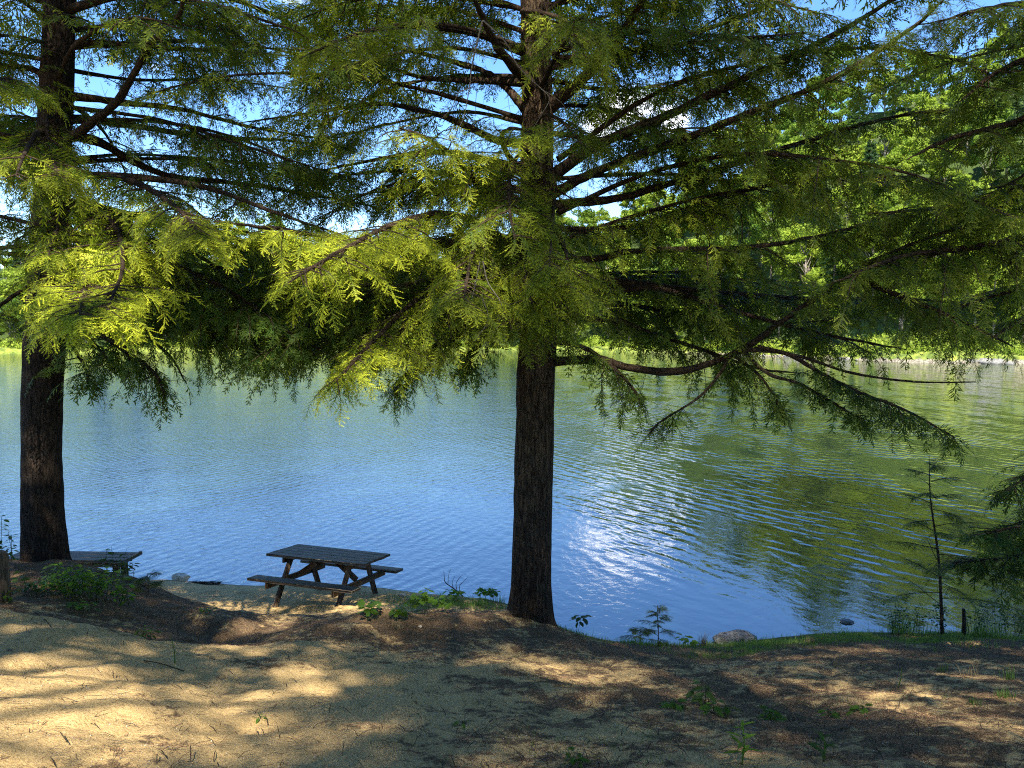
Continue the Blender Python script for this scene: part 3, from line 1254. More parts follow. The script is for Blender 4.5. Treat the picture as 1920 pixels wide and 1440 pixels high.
C_LIMBS = [  # higher tint on sunlit boughs paints sunlight in, besides new growth
    ([(1030, 335), (1120, 272), (1230, 227), (1330, 178), (1500, 100), (1660, 8), (1760, -60)], 9.3, 7.4, .068, dict(lmax=.7, bare=.22, droop=.7, young_lit=.3, spacing=.12)),
    ([(1028, 368), (1110, 325), (1250, 272), (1400, 215), (1560, 148), (1700, 60), (1790, -20)], 9.3, 6.8, .056, dict(lmax=.7, bare=.2, droop=.7, young_lit=.3, spacing=.12)),
    ([(1035, 385), (1150, 373), (1230, 352), (1400, 300), (1560, 250), (1700, 215), (1850, 200)], 9.3, 8.2, .05, dict(lmax=.9, bare=.3, droop=.5, young_lit=.4)),
    ([(1030, 200), (1100, 140), (1160, 72), (1210, -10), (1250, -90)], 9.3, 8.0, .075, dict(lmax=.7, bare=.2, droop=.6)),
    ([(1035, 112), (1150, 104), (1280, 70), (1420, 20), (1500, -10)], 9.4, 9.0, .045, dict(lmax=.9, bare=.2, droop=.5)),
    ([(1035, 678), (1120, 675), (1180, 689), (1260, 697), (1330, 682), (1400, 650), (1470, 600), (1600, 512), (1680, 470), (1790, 430), (1900, 400)], 9.3, 7.2, .052, dict(lmax=.95, bare=.42, droop=.5, young_lit=.35, spacing=.13)),
    ([(1385, 655), (1470, 662), (1540, 700), (1610, 735), (1700, 770), (1790, 820)], 8.3, 7.4, .022, dict(lmax=.42, bare=.35, droop=.5, young_lit=.05, spacing=.13)),
    ([(1390, 655), (1440, 700), (1500, 720), (1570, 760), (1620, 790)], 8.3, 7.8, .018, dict(lmax=.34, bare=.4, droop=.6, young_lit=.05, spacing=.15)),
    ([(1420, 650), (1500, 668), (1600, 700), (1720, 716), (1830, 716)], 8.2, 7.6, .014, dict(leaf=False)),
    ([(1370, 662), (1350, 700), (1310, 745), (1240, 790), (1215, 815)], 8.5, 8.2, .014, dict(lmax=.30, bare=.25, droop=.7, young_lit=.15, spacing=.15)),
    ([(1040, 520), (1150, 528), (1300, 545), (1500, 560), (1700, 560), (1850, 575)], 9.3, 10.5, .06, dict(lmax=1.0, bare=.25, droop=.5, young_lit=.2)),
    ([(1040, 492), (1120, 485), (1200, 470), (1385, 465), (1550, 440), (1700, 390)], 9.3, 7.5, .045, dict(lmax=.95, bare=.25, droop=.45, young_lit=.35)),
    ([(1040, 555), (1150, 545), (1240, 542), (1400, 590), (1560, 630), (1700, 655)], 9.3, 8.4, .045, dict(lmax=.9, bare=.25, droop=.5, young_lit=.3)),
    ([(1040, 600), (1100, 598), (1160, 602), (1210, 622), (1300, 650), (1420, 690), (1500, 700)], 9.3, 9.9, .045, dict(lmax=.8, bare=.2, droop=.6, young_lit=.2)),
    ([(1035, 430), (1180, 425), (1320, 380), (1480, 340), (1650, 330), (1800, 340)], 9.3, 9.0, .028, dict(lmax=1.0, bare=.2, droop=.5, young_lit=.3)),
    ([(1040, 640), (1090, 650), (1140, 680), (1180, 720), (1200, 750)], 9.3, 8.8, .03, dict(lmax=.6, bare=.1, droop=.8, young_lit=.2)),
    ([(1045, 400), (1200, 330), (1380, 290), (1560, 300), (1720, 330), (1880, 400)], 9.3, 6.8, .026, dict(lmax=1.0, bare=.25, droop=.5, young_lit=.4)),
    ([(1045, 300), (1220, 180), (1400, 120), (1600, 90), (1780, 110), (1900, 160)], 9.3, 8.0, .026, dict(lmax=.8, bare=.25, droop=.6, young_lit=.3, dens=.7)),
    # left side
    ([(1010, 178), (983, 146), (946, 106), (921, 66), (890, 0), (870, -60)], 9.3, 7.2, .07, dict(lmax=.5, bare=.35, droop=.6)),
    ([(985, 205), (950, 165), (910, 135), (830, 110), (740, 88), (640, 60)], 9.3, 10.0, .05, dict(lmax=.9, bare=.25, droop=.5)),
    ([(985, 155), (900, 150), (860, 150), (780, 142), (640, 100), (500, 90)], 9.3, 10.4, .045, dict(lmax=1.0, bare=.2, droop=.5)),
    ([(985, 270), (930, 262), (850, 225), (780, 205), (700, 195), (560, 215), (450, 230)], 9.3, 10.8, .05, dict(lmax=1.0, bare=.2, droop=.5)),
    ([(985, 320), (880, 292), (800, 285), (700, 300), (560, 330)], 9.3, 10.6, .05, dict(lmax=1.0, bare=.2, droop=.5, young_lit=.1)),
    ([(985, 452), (900, 452), (820, 456), (760, 455), (700, 452), (640, 450), (540, 432), (400, 415)], 9.3, 6.4, .065, dict(lmax=.85, bare=.3, droop=.5, young_lit=1.2)),
    ([(985, 400), (940, 380), (900, 350), (860, 300), (800, 260), (750, 240)], 9.3, 6.2, .04, dict(lmax=.8, bare=.25, droop=.5, young_lit=1.1)),
    ([(990, 470), (930, 440), (880, 410), (820, 400), (740, 420), (640, 470), (540, 530)], 9.3, 5.8, .045, dict(lmax=.8, bare=.3, droop=.55, young_lit=1.3, spacing=.11)),
    ([(1000, 500), (960, 470), (930, 440), (900, 440), (880, 500), (870, 560)], 9.3, 6.0, .045, dict(lmax=.8, bare=.3, droop=.55, young_lit=.6)),
    ([(985, 540), (900, 520), (830, 530), (760, 580), (690, 650), (630, 715)], 9.3, 6.6, .04, dict(lmax=.65, bare=.25, droop=.7, young_lit=1.3, spacing=.11)),
    ([(985, 560), (900, 545), (820, 560), (760, 610), (720, 680)], 9.3, 7.4, .04, dict(lmax=.8, bare=.2, droop=.6, young_lit=.7)),
    ([(985, 575), (900, 570), (800, 580), (650, 600), (520, 640), (440, 680)], 9.3, 11.0, .05, dict(lmax=1.1, bare=.2, droop=.6, young_lit=.2)),
    ([(985, 520), (850, 500), (700, 510), (560, 540), (420, 600)], 9.3, 12.5, .05, dict(lmax=1.1, bare=.2, droop=.5, young_lit=.2)),
    ([(1005, 480), (1020, 440), (1040, 430), (1060, 470), (1070, 540)], 9.0, 6.4, .04, dict(lmax=.75, bare=.3, droop=.5, young_lit=.8)),
    ([(1000, 330), (960, 300), (940, 260), (960, 240), (1000, 250)], 9.1, 6.6, .03, dict(lmax=.5, bare=.4, droop=.4, young_lit=1.0)),
    ([(1000, 40), (980, 20), (1040, 30), (1100, 60), (1150, 70)], 9.1, 7.5, .03, dict(lmax=.5, bare=.3, droop=.4, young_lit=.9)),
    ([(985, 100), (880, 60), (760, 50), (680, 60), (580, 100)], 9.3, 7.0, .04, dict(lmax=.8, bare=.3, droop=.5, young_lit=.8)),
]
L_LIMBS = [  # strongest tint where boughs stand in sun: light put into needle colour
    ([(118, 268), (170, 232), (220, 190), (250, 140), (285, 80), (330, 40), (350, -20), (380, -90)], 9.5, 7.8, .052, dict(lmax=.6, bare=.35, droop=.6, dens=.6)),
    ([(120, 85), (180, 82), (250, 86), (400, 95), (550, 105)], 9.6, 11, .055, dict(lmax=1.0, bare=.15, droop=.4)),
    ([(120, 178), (180, 186), (250, 195), (340, 205), (480, 240), (620, 262)], 9.6, 11, .05, dict(lmax=.8, bare=.3, droop=.4, dens=.7)),
    ([(115, 222), (180, 226), (250, 236), (400, 258), (520, 262), (660, 278)], 9.6, 12, .055, dict(lmax=.8, bare=.35, droop=.4, dens=.7)),
    ([(115, 252), (190, 268), (250, 303), (330, 332), (480, 348), (640, 375), (720, 392)], 9.6, 11.5, .06, dict(lmax=1.0, bare=.3, droop=.4)),
    ([(110, 380), (190, 390), (300, 420), (420, 480), (520, 560)], 9.6, 12.5, .05, dict(lmax=1.1, bare=.2, droop=.5, young_lit=.2)),
    ([(110, 480), (200, 500), (300, 540), (400, 600), (470, 650)], 9.6, 12.0, .05, dict(lmax=1.1, bare=.2, droop=.6, young_lit=.2)),
    ([(105, 560), (180, 580), (260, 620), (320, 670), (350, 720)], 9.6, 10.5, .04, dict(lmax=.85, bare=.2, droop=.7, young_lit=.1)),
    ([(105, 600), (150, 620), (190, 660), (220, 690)], 9.6, 9.2, .035, dict(lmax=.7, bare=.2, droop=.7, young_lit=.1)),
    ([(105, 560), (200, 570), (330, 600), (440, 640)], 9.6, 9.4, .035, dict(lmax=.8, bare=.2, droop=.7, young_lit=.15)),
    ([(95, 420), (130, 400), (190, 400), (220, 430), (230, 500), (200, 580)], 9.5, 5.6, .045, dict(lmax=.75, bare=.35, droop=.6, young_lit=1.6, spacing=.10)),
    ([(95, 440), (120, 430), (150, 450), (160, 520), (150, 590)], 9.5, 5.4, .04, dict(lmax=.65, bare=.4, droop=.6, young_lit=1.6, spacing=.10)),
    ([(100, 350), (160, 330), (250, 340), (330, 390), (380, 440)], 9.5, 6.4, .045, dict(lmax=.75, bare=.3, droop=.5, young_lit=.9)),
    ([(95, 280), (80, 250), (70, 250), (50, 280), (30, 330)], 9.5, 5.8, .04, dict(lmax=.75, bare=.35, droop=.5, young_lit=1.0)),
    ([(95, 200), (60, 170), (20, 150), (-40, 150)], 9.5, 7.0, .04, dict(lmax=.75, bare=.25, droop=.5, young_lit=.8)),
    ([(85, 470), (40, 462), (-30, 470), (-120, 490)], 9.6, 9.6, .04, dict(lmax=.6, bare=.3, droop=.4, young_lit=.2, dens=.6)),
    ([(85, 520), (40, 545), (-10, 580), (-60, 620)], 9.6, 8.2, .03, dict(lmax=.5, bare=.3, droop=.4, young_lit=.3, dens=.6)),
    ([(110, 330), (230, 330), (380, 350), (520, 400), (640, 440)], 9.6, 8.0, .045, dict(lmax=.85, bare=.25, droop=.5, young_lit=.8)),
    ([(105, 160), (60, 130), (0, 120), (-80, 100)], 9.6, 10.5, .045, dict(lmax=.9, bare=.2, droop=.5)),
    ([(105, 300), (40, 290), (-60, 300)], 9.6, 10.5, .045, dict(lmax=.9, bare=.2, droop=.5, dens=.7)),
    ([(118, 20), (250, -10), (400, 10), (560, 60)], 9.6, 8.2, .045, dict(lmax=.85, bare=.25, droop=.5, young_lit=.5)),
]
L_LIMBS += [
    ([(105, 590), (160, 610), (230, 655), (290, 700), (310, 745)], 9.6, 9.0, .035, dict(lmax=.6, bare=.2, droop=.9, young_lit=.15)),
    ([(100, 600), (130, 640), (160, 690), (165, 720)], 9.6, 9.0, .03, dict(lmax=.5, bare=.15, droop=.9, young_lit=.1)),
    ([(105, 540), (220, 540), (350, 570), (450, 620), (500, 670)], 9.6, 9.6, .04, dict(lmax=.8, bare=.2, droop=.8, young_lit=.15)),
    ([(105, 450), (220, 440), (350, 470), (450, 530), (520, 590)], 9.6, 10.4, .04, dict(lmax=1.0, bare=.2, droop=.6, young_lit=.15)),
    ([(105, 500), (240, 490), (380, 500), (520, 520), (620, 560)], 9.6, 13.0, .05, dict(lmax=1.2, bare=.2, droop=.6, young_lit=.1)),
]
C_LIMBS += [
    ([(990, 600), (920, 590), (850, 620), (780, 680), (740, 730)], 9.3, 8.4, .03, dict(lmax=.6, bare=.2, droop=.9, young_lit=.3)),
    ([(985, 560), (880, 540), (760, 560), (640, 620), (560, 690)], 9.3, 9.6, .04, dict(lmax=.9, bare=.2, droop=.7, young_lit=.2)),
    ([(985, 600), (930, 610), (890, 650), (870, 690)], 9.3, 9.0, .025, dict(lmax=.5, bare=.2, droop=.9, young_lit=.1)),
    ([(1040, 560), (1160, 570), (1300, 590), (1420, 620)], 9.3, 11.5, .045, dict(lmax=1.1, bare=.2, droop=.6, young_lit=.2)),
    ([(1370, 662), (1420, 700), (1450, 740), (1470, 770)], 8.5, 8.3, .012, dict(lmax=.35, bare=.2, droop=.8, young_lit=.1)),
    ([(1600, 520), (1700, 560), (1800, 600), (1900, 650)], 7.6, 7.0, .025, dict(lmax=.7, bare=.1, droop=.6, young_lit=.2)),
]
for (pts, d1) in [([(118, 130), (260, 150), (420, 150), (600, 175)], 13), ([(120, 60), (280, 40), (450, 50), (640, 40)], 12.5), ([(110, 300), (250, 290), (420, 300), (600, 320)], 13),
                  ([(118, 200), (300, 225), (480, 280), (640, 330)], 9.0), ([(110, 90), (40, 70), (-60, 60)], 9.0), ([(105, 230), (50, 220), (-50, 210)], 12)]:
    L_LIMBS.append((pts, 9.6, d1, .022, dict(lmax=1.1, bare=.1, droop=.5, young_lit=.15)))
for (pts, d1) in [([(985, 60), (860, 20), (720, 10), (600, -10)], 12), ([(985, 230), (860, 210), (700, 240), (560, 280)], 12.5), ([(985, 360), (880, 340), (760, 350), (620, 380)], 12.5),
                  ([(1030, 150), (1160, 170), (1300, 150), (1450, 160)], 12.5), ([(1030, 60), (1180, 20), (1330, -10)], 12), ([(1035, 250), (1160, 260), (1300, 240), (1440, 250)], 12.5), ([(985, 120), (850, 90), (700, 110), (560, 150)], 8.0), ([(1030, 100), (1200, 60), (1380, 70), (1520, 60)], 7.6), ([(1040, 540), (1180, 520), (1330, 520), (1500, 530)], 12.0)]:
    C_LIMBS.append((pts, 9.3, d1, .022, dict(lmax=1.1, bare=.1, droop=.5, young_lit=.15)))
L_LIMBS += [
    ([(118, -20), (230, -30), (340, 10), (440, 60)], 9.6, 8.6, .022, dict(lmax=1.0, bare=.1, droop=.7, young_lit=.1, cl=False)),
    ([(118, 60), (220, 50), (330, 90), (420, 150)], 9.6, 11.0, .022, dict(lmax=1.0, bare=.1, droop=.7, young_lit=.1, cl=False)),
    ([(105, 540), (240, 550), (400, 590), (560, 640)], 9.6, 9.8, .03, dict(lmax=1.0, bare=.15, droop=.6, young_lit=.1, cl=False)),
    ([(110, 470), (240, 470), (380, 520), (500, 590), (560, 640)], 9.6, 8.5, .03, dict(lmax=1.0, bare=.15, droop=.6, young_lit=.1, cl=False)),
    ([(110, 420), (250, 400), (400, 430), (560, 500), (640, 560)], 9.6, 8.8, .03, dict(lmax=1.0, bare=.15, droop=.6, young_lit=.2, cl=False)),
]
C_LIMBS += [
    ([(1030, 10), (1180, -20), (1380, -10), (1560, 30)], 9.3, 8.4, .022, dict(lmax=1.0, bare=.1, droop=.7, young_lit=.1, cl=False)),
    ([(985, 20), (860, -20), (700, -20), (540, 20)], 9.3, 9.6, .022, dict(lmax=1.0, bare=.1, droop=.7, young_lit=.1, cl=False)),
    ([(985, 590), (860, 580), (720, 600), (580, 650)], 9.3, 10.2, .03, dict(lmax=1.0, bare=.15, droop=.6, young_lit=.1, cl=False)),
    ([(985, 530), (850, 520), (700, 550), (580, 610), (480, 670)], 9.3, 8.6, .03, dict(lmax=1.0, bare=.15, droop=.6, young_lit=.15, cl=False)),
    ([(1005, 300), (985, 285), (960, 310), (955, 380), (965, 450)], 9.1, 6.0, .028, dict(lmax=.7, bare=.2, droop=.7, young_lit=.6)),
    ([(1008, 340), (1030, 320), (1040, 350), (1035, 430), (1030, 500)], 9.1, 6.3, .028, dict(lmax=.7, bare=.2, droop=.7, young_lit=.7)),
    ([(1005, 420), (985, 400), (975, 440), (985, 510), (1000, 580)], 9.1, 6.4, .028, dict(lmax=.7, bare=.2, droop=.7, young_lit=.8)),
    ([(1005, 480), (1020, 470), (1040, 500), (1050, 560), (1045, 610)], 9.1, 7.0, .025, dict(lmax=.6, bare=.2, droop=.8, young_lit=.4)),
    ([(1005, 500), (980, 490), (960, 520), (950, 570), (960, 620)], 9.1, 7.2, .025, dict(lmax=.6, bare=.2, droop=.8, young_lit=.4)),
    ([(1005, 60), (1030, 40), (1060, 60), (1080, 110)], 9.1, 7.4, .025, dict(lmax=.6, bare=.2, droop=.7, young_lit=.5)),
    ([(1005, 230), (1020, 215), (1050, 225), (1090, 270)], 9.1, 7.4, .025, dict(lmax=.6, bare=.2, droop=.7, young_lit=.4)),
]
L_LIMBS += [
    ([(100, 330), (110, 310), (120, 340), (110, 420), (90, 480)], 9.4, 7.0, .025, dict(lmax=.7, bare=.2, droop=.8, young_lit=.5)),
    ([(104, 230), (90, 220), (90, 270), (110, 330)], 9.4, 7.0, .025, dict(lmax=.7, bare=.2, droop=.8, young_lit=.7)),
    ([(90, 500), (80, 500), (70, 540), (75, 590)], 9.4, 7.6, .02, dict(lmax=.5, bare=.2, droop=.8, young_lit=.2)),
]
DEAD_C = [([(905, 38), (892, 90), (884, 130), (880, 165), (868, 225), (850, 250)], 6.8, .009), ([(905, 38), (935, 65), (955, 90), (970, 122), (1010, 162), (1050, 190), (1068, 215)], 6.8, .008),
          ([(1010, 162), (1030, 185), (1015, 215), (1000, 240)], 6.8, .005), ([(880, 165), (860, 175), (845, 205), (825, 225)], 6.8, .005), ([(884, 95), (905, 105), (930, 112)], 6.8, .004),
          ([(905, 560), (915, 600), (890, 640)], 6.0, .005), ([(905, 490), (915, 530), (935, 560), (945, 585)], 6.0, .006), ([(900, 490), (885, 560), (870, 600)], 6.0, .005)]


def skip_front(az, z):
    # keep generic low limbs out of the space straight in front of the lens
    return math.cos(az) < -.35 and z < 7.5


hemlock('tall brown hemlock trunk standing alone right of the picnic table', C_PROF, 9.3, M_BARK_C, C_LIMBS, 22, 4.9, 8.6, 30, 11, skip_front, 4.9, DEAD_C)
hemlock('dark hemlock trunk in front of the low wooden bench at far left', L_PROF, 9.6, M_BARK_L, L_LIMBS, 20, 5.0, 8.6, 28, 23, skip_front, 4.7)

# right-hand hemlock: its trunk stands outside the picture, its boughs reach in
R_PROF = [(2310, 1260, 110), (2310, 1200, 92), (2310, 1100, 80), (2312, 850, 74), (2315, 640, 68), (2318, 400, 62), (2320, 200, 57), (2322, 0, 52)]
R_LIMBS = [
    ([(2300, 60), (2150, 60), (2000, 90), (1880, 130), (1800, 190)], 8.4, 7.4, .06, dict(lmax=1.0, bare=.3, droop=.6, young_lit=.2, spacing=.135)),
    ([(2300, 200), (2150, 190), (2000, 190), (1900, 230), (1780, 260), (1700, 300)], 8.4, 7.6, .06, dict(lmax=1.1, bare=.3, droop=.6, young_lit=.25, spacing=.135)),
    ([(2300, 340), (2150, 320), (2000, 330), (1880, 360), (1760, 390), (1640, 400)], 8.4, 7.8, .06, dict(lmax=1.1, bare=.3, droop=.6, young_lit=.3, spacing=.135)),
    ([(2300, 440), (2150, 430), (2000, 430), (1850, 460), (1700, 480), (1560, 530)], 8.4, 7.0, .06, dict(lmax=1.1, bare=.3, droop=.6, young_lit=.4, spacing=.135)),
    ([(2300, 540), (2150, 520), (2000, 520), (1880, 550), (1760, 590)], 8.4, 8.0, .05, dict(lmax=1.0, bare=.3, droop=.6, young_lit=.15, spacing=.135)),
    ([(2300, 600), (2150, 570), (2020, 570), (1920, 600), (1850, 640)], 8.4, 7.6, .045, dict(lmax=.8, bare=.35, droop=.6, young_lit=.15)),
    ([(2300, 880), (2150, 850), (2030, 860), (1950, 880), (1890, 920)], 8.4, 7.6, .03, dict(cl=False, spacing=.115, lmax=.7, bare=.35, droop=.6, young_lit=.05)),
    ([(2300, 1020), (2150, 980), (2040, 980), (1960, 1020), (1890, 1045), (1790, 1055)], 8.4, 7.8, .03, dict(cl=False, spacing=.115, lmax=.7, bare=.35, droop=.6, young_lit=.05)),
    ([(2300, 1100), (2150, 1060), (2040, 1060), (1960, 1090)], 8.4, 8.0, .03, dict(cl=False, spacing=.115, lmax=.7, bare=.35, droop=.6, young_lit=.05)),
    ([(2300, 940), (2150, 900), (2020, 930), (1930, 980), (1850, 1000)], 8.4, 7.5, .02, dict(cl=False, spacing=.115, lmax=.7, bare=.4, droop=.6, young_lit=.05)),
    ([(2300, 120), (2150, 60), (2000, 10), (1880, 10), (1760, 40)], 8.4, 6.8, .05, dict(lmax=.9, bare=.3, droop=.6, young_lit=.2)),
]
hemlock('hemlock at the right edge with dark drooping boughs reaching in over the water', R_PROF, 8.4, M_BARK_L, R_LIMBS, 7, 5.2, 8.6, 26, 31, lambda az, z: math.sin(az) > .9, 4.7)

# hemlocks standing behind the photographer: they throw the dappled shade
def shade_tree(x, y, label, seed, H=29., zl=7.2, maxlen=5.6, n=95, lens=None):
    global rng
    rng = np.random.default_rng(seed)
    z0 = float(ground_z(x, y))
    base = np.array([x, y, z0])
    root = empty('hemlock_tree', base, label, 'tree', 'hemlock trees on the near bank')
    mb = MB()
    zz = np.linspace(z0 - .2, H, 30)
    mb.tube(np.stack([x + .1 * np.sin(zz * .3), y + 0 * zz, zz], -1), .27 * (1 - (zz - z0) / (H - z0 + .3)) ** .8 + .01, 24)
    mb.v = [v - base for v in mb.v]
    mb.build('trunk', M_BARK_C, root, True)
    fol = Foliage()
    tw = MB()
    for i in range(n):
        z = zl + (H - .6 - zl) * (i + rng.uniform(0, 1)) / n
        az = i * 2.399963 + seed
        k = (z - zl) / (H - zl)
        Ln = max(.5, maxlen * (1 - k) ** .5 * rng.uniform(.8, 1.1))
        path = limb_path([x, y, z], az, Ln, math.radians(rng.uniform(5, 25)), math.radians(rng.uniform(15, 35)))
        if (path[:, 1] > 1.5).any() and z < 8.4:
            continue
        make_limb_mesh(path, .05 * (1 - k) + .012, .006, root, base, i)
        dress_limb(path, fol, tw, lmax=1.1 * (1 - k * .4), bare=.08, spacing=.5, droop=.35, fs=2.0, twigvis=False)
    fol.build('crown', M_HEM, root, base)


shade_tree(-6.2, -3.0, 'tall hemlock behind the camera on the left, outside the view', 41)
shade_tree(-2.7, -10.0, 'hemlock well behind the camera, slightly left, outside the view', 42, 33.)
shade_tree(2.3, -11.5, 'hemlock well behind the camera, slightly right, outside the view', 43, 34.)
shade_tree(6.0, -6.5, 'tall hemlock behind the camera on the right, outside the view', 44, 31.)
shade_tree(10.2, .5, 'tall hemlock right of the camera, outside the view', 45)
shade_tree(-12.5, 2.0, 'tall hemlock left of the camera, outside the view', 46)
shade_tree(.2, -17.0, 'tallest hemlock far behind the camera, outside the view', 47, 38.)

# ------------------------------------------------------------------ far forest
def leaf_quads(centers, size, r, flat=.5):
    n = len(centers)
    a = r.normal(0, 1, (n, 3))
    a[:, 2] *= flat
    a /= np.linalg.norm(a, axis=1, keepdims=True)
    b = np.cross(a, r.normal(0, 1, (n, 3)))
    b /= np.linalg.norm(b, axis=1, keepdims=True)
    sz = (size * r.uniform(.6, 1.3, n))[:, None]
    V = np.stack([centers - a * sz, centers + b * sz * .55, centers + a * sz, centers - b * sz * .55], 1).reshape(-1, 3)
    return V, np.arange(4 * n).reshape(-1, 4)


def forest_proto(kind, seed):
    r = np.random.default_rng(seed)
    root = empty('forest_tree', (0, 0, 0))
    mb = MB()
    if kind == 'conifer':
        H = 17.
        mb.tube([(0, 0, -1), (0, 0, H * .5), (.1, 0, H)], [.26, .17, .03], 7)
        cs = []
        for i in range(70):
            z = 1.6 + (H - 1.8) * (i / 70)
            rad = 3.2 * (1 - (z - 1.6) / (H - 1.2)) ** .85 + .25
            az = i * 2.4
            for k in range(70):
                t = r.uniform(.15, 1) ** .7
                w = r.normal(0, .35 * t)
                cs.append([math.cos(az) * rad * t - math.sin(az) * w, math.sin(az) * rad * t + math.cos(az) * w, z - .35 * t * rad * .4 + r.normal(0, .12)])
        cs = np.array(cs)
        V, Q = leaf_quads(cs, .26, r, .3)
        mat = M_F3
    else:
        H = r.uniform(12.5, 16)
        lean = r.uniform(-.5, .5)
        mb.tube([(0, 0, -1), (lean * .3, 0, H * .35), (lean, .2, H * .8)], [.22, .16, .05], 7)
        blobs = []
        for i in range(26):
            z = H * r.uniform(.28, .98)
            rad = 3.6 * math.sin(math.pi * min(1, (z / H - .12) / .98)) ** .7 + .3
            az = r.uniform(0, 6.28)
            q = rad * r.uniform(.35, 1) ** .6
            c = np.array([math.cos(az) * q + lean, math.sin(az) * q, z])
            blobs.append((c, r.uniform(.8, 1.55)))
            mb.tube([(lean * .6, 0, max(2, z - q * .8 - .8)), tuple(c * np.array([.55, .55, 1]) + np.array([0, 0, -.5])), tuple(c)], [.07, .045, .015], 4, False)
        cs = []
        for c, R in blobs:
            n = int(170 * R * R)
            d = r.normal(0, 1, (n, 3))
            d /= np.linalg.norm(d, axis=1, keepdims=True)
            cs.append(c + d * R * (r.uniform(.25, 1, n) ** .45)[:, None] * np.array([1.15, 1.15, .72]))
        cs = np.concatenate(cs)
        V, Q = leaf_quads(cs, .27, r, .6)
        mat = M_F1 if kind == 'pale' else M_F2
    mb.build('trunk', M_FTRUNK, root, True)
    mesh_np('crown', V, Q, mat, root)
    return root


protos = [forest_proto('pale', 1), forest_proto('pale', 2), forest_proto('pale', 3), forest_proto('mid', 4), forest_proto('mid', 5), forest_proto('conifer', 6), forest_proto('conifer', 7)]
LBL = {0: 'pale green leafy tree on the wooded hillside across the lake', 3: 'mid green leafy tree on the wooded hillside across the lake', 5: 'dark pointed conifer on the wooded hillside across the lake'}


def copy_thing(o):
    c = o.copy()
    COL.objects.link(c)
    for ch in o.children:
        k = ch.copy()
        COL.objects.link(k)
        k.parent = c
    return c


r = np.random.default_rng(5)
cand = []
for a in np.arange(-.80, .86, .043):
    ysh = None
    for yy in np.arange(60, 260, 1.0):
        if far_z(np.array(a * yy), np.array(yy))[1] > 0:
            ysh = yy
            break
    for k, dd in enumerate([4.0, 9.5, 17, 27, 39, 53, 70]):
        y = ysh + dd + r.uniform(-2, 2.5)
        aa = a + r.uniform(-.018, .018)
        cand.append((aa * y, y, k))
used = set()
for (x, y, k) in cand:
    z, s = far_z(np.array(x), np.array(y))
    if s < 2.5:
        continue
    w = [.26, .2, .16, .13, .1, .08, .07] if x > -20 else [.2, .15, .15, .15, .13, .12, .1]
    i = int(r.choice(7, p=np.array(w) / sum(w)))
    if i not in used:
        o = protos[i]
        used.add(i)
    else:
        o = copy_thing(protos[i])
    sc = r.uniform(.85, 1.25) * (.75 if k == 0 else 1)
    o.location = (x, y, float(z))
    o.scale = (sc * r.uniform(.9, 1.15), sc * r.uniform(.9, 1.15), sc)
    o.rotation_euler = (0, 0, r.uniform(0, 6.28))
    kk = 'pale green leafy tree' if i < 3 else 'mid green leafy tree' if i < 5 else 'dark pointed conifer'
    uu = float(project(np.array([[x, y, float(z)]]))[0][0])
    zone = 'beyond the left trunk' if uu < 130 else 'seen above the bench' if uu < 440 else 'seen above the picnic table' if uu < 760 else 'just left of the tall trunk' if uu < 1000 else 'just right of the tall trunk' if uu < 1300 else 'above the boulder' if uu < 1560 else 'above the thin sapling' if uu < 1860 else 'at the right edge'
    row = 'at the far waterline' if k == 0 else 'low on the far slope' if k < 3 else 'halfway up the far slope' if k < 5 else 'on the far skyline'
    tag(o, kk + ' ' + row + ', ' + zone, 'tree', kk + 's ' + row + ', ' + zone)

# low scrub and grass on the far bank (one uncountable mass)
r = np.random.default_rng(15)
n = 42000
sx = r.uniform(-130, 110, n)
sd = r.uniform(.3, 1, n) ** 1.5 * 9 + .6
sy = np.interp(sx, SX, SY) + sd
sz, ss = far_z(sx, sy)
ok = ss > 1.2
ht = np.clip((fbm(sx * .25, sy * .25, 41, 3) - .42) * 6, 0, 1.6)
cs = np.stack([sx, sy, sz + r.uniform(0, 1, n) * (.3 + ht)], -1)[ok]
V, Q = leaf_quads(cs, .28, r, 1.6)
tag(mesh_np('bank_scrub', V, Q, M_F1), 'sunlit grass and low scrub along the far shore of the lake', 'ground cover', kind='stuff')


def rock(name, loc, size, mat, seed, label, cat='rock', group=None, sub=4):
    import bmesh
    bm = bmesh.new()
    bmesh.ops.create_icosphere(bm, subdivisions=sub, radius=1)
    r = np.random.default_rng(seed)
    off = r.uniform(0, 50)
    planes = [unit(r.normal(0, 1, 3)) for _ in range(9)]
    for v in bm.verts:
        p = np.array(v.co)
        for q in planes:
            d = p @ q
            if d > .78:
                p = p - q * (d - .78) * .8
        k = float(fbm(np.array(p[0] * 2.2 + off), np.array(p[1] * 2.2 + p[2] * 1.7 + off), seed, 4))
        v.co = Vector(p * (.82 + .36 * k) * np.array(size))
    me = bpy.data.meshes.new(name)
    bm.to_mesh(me)
    bm.free()
    me.materials.append(mat)
    for p in me.polygons:
        p.use_smooth = True
    o = bpy.data.objects.new(name, me)
    o.location = tuple(loc)
    COL.objects.link(o)
    return tag(o, label, cat, group)


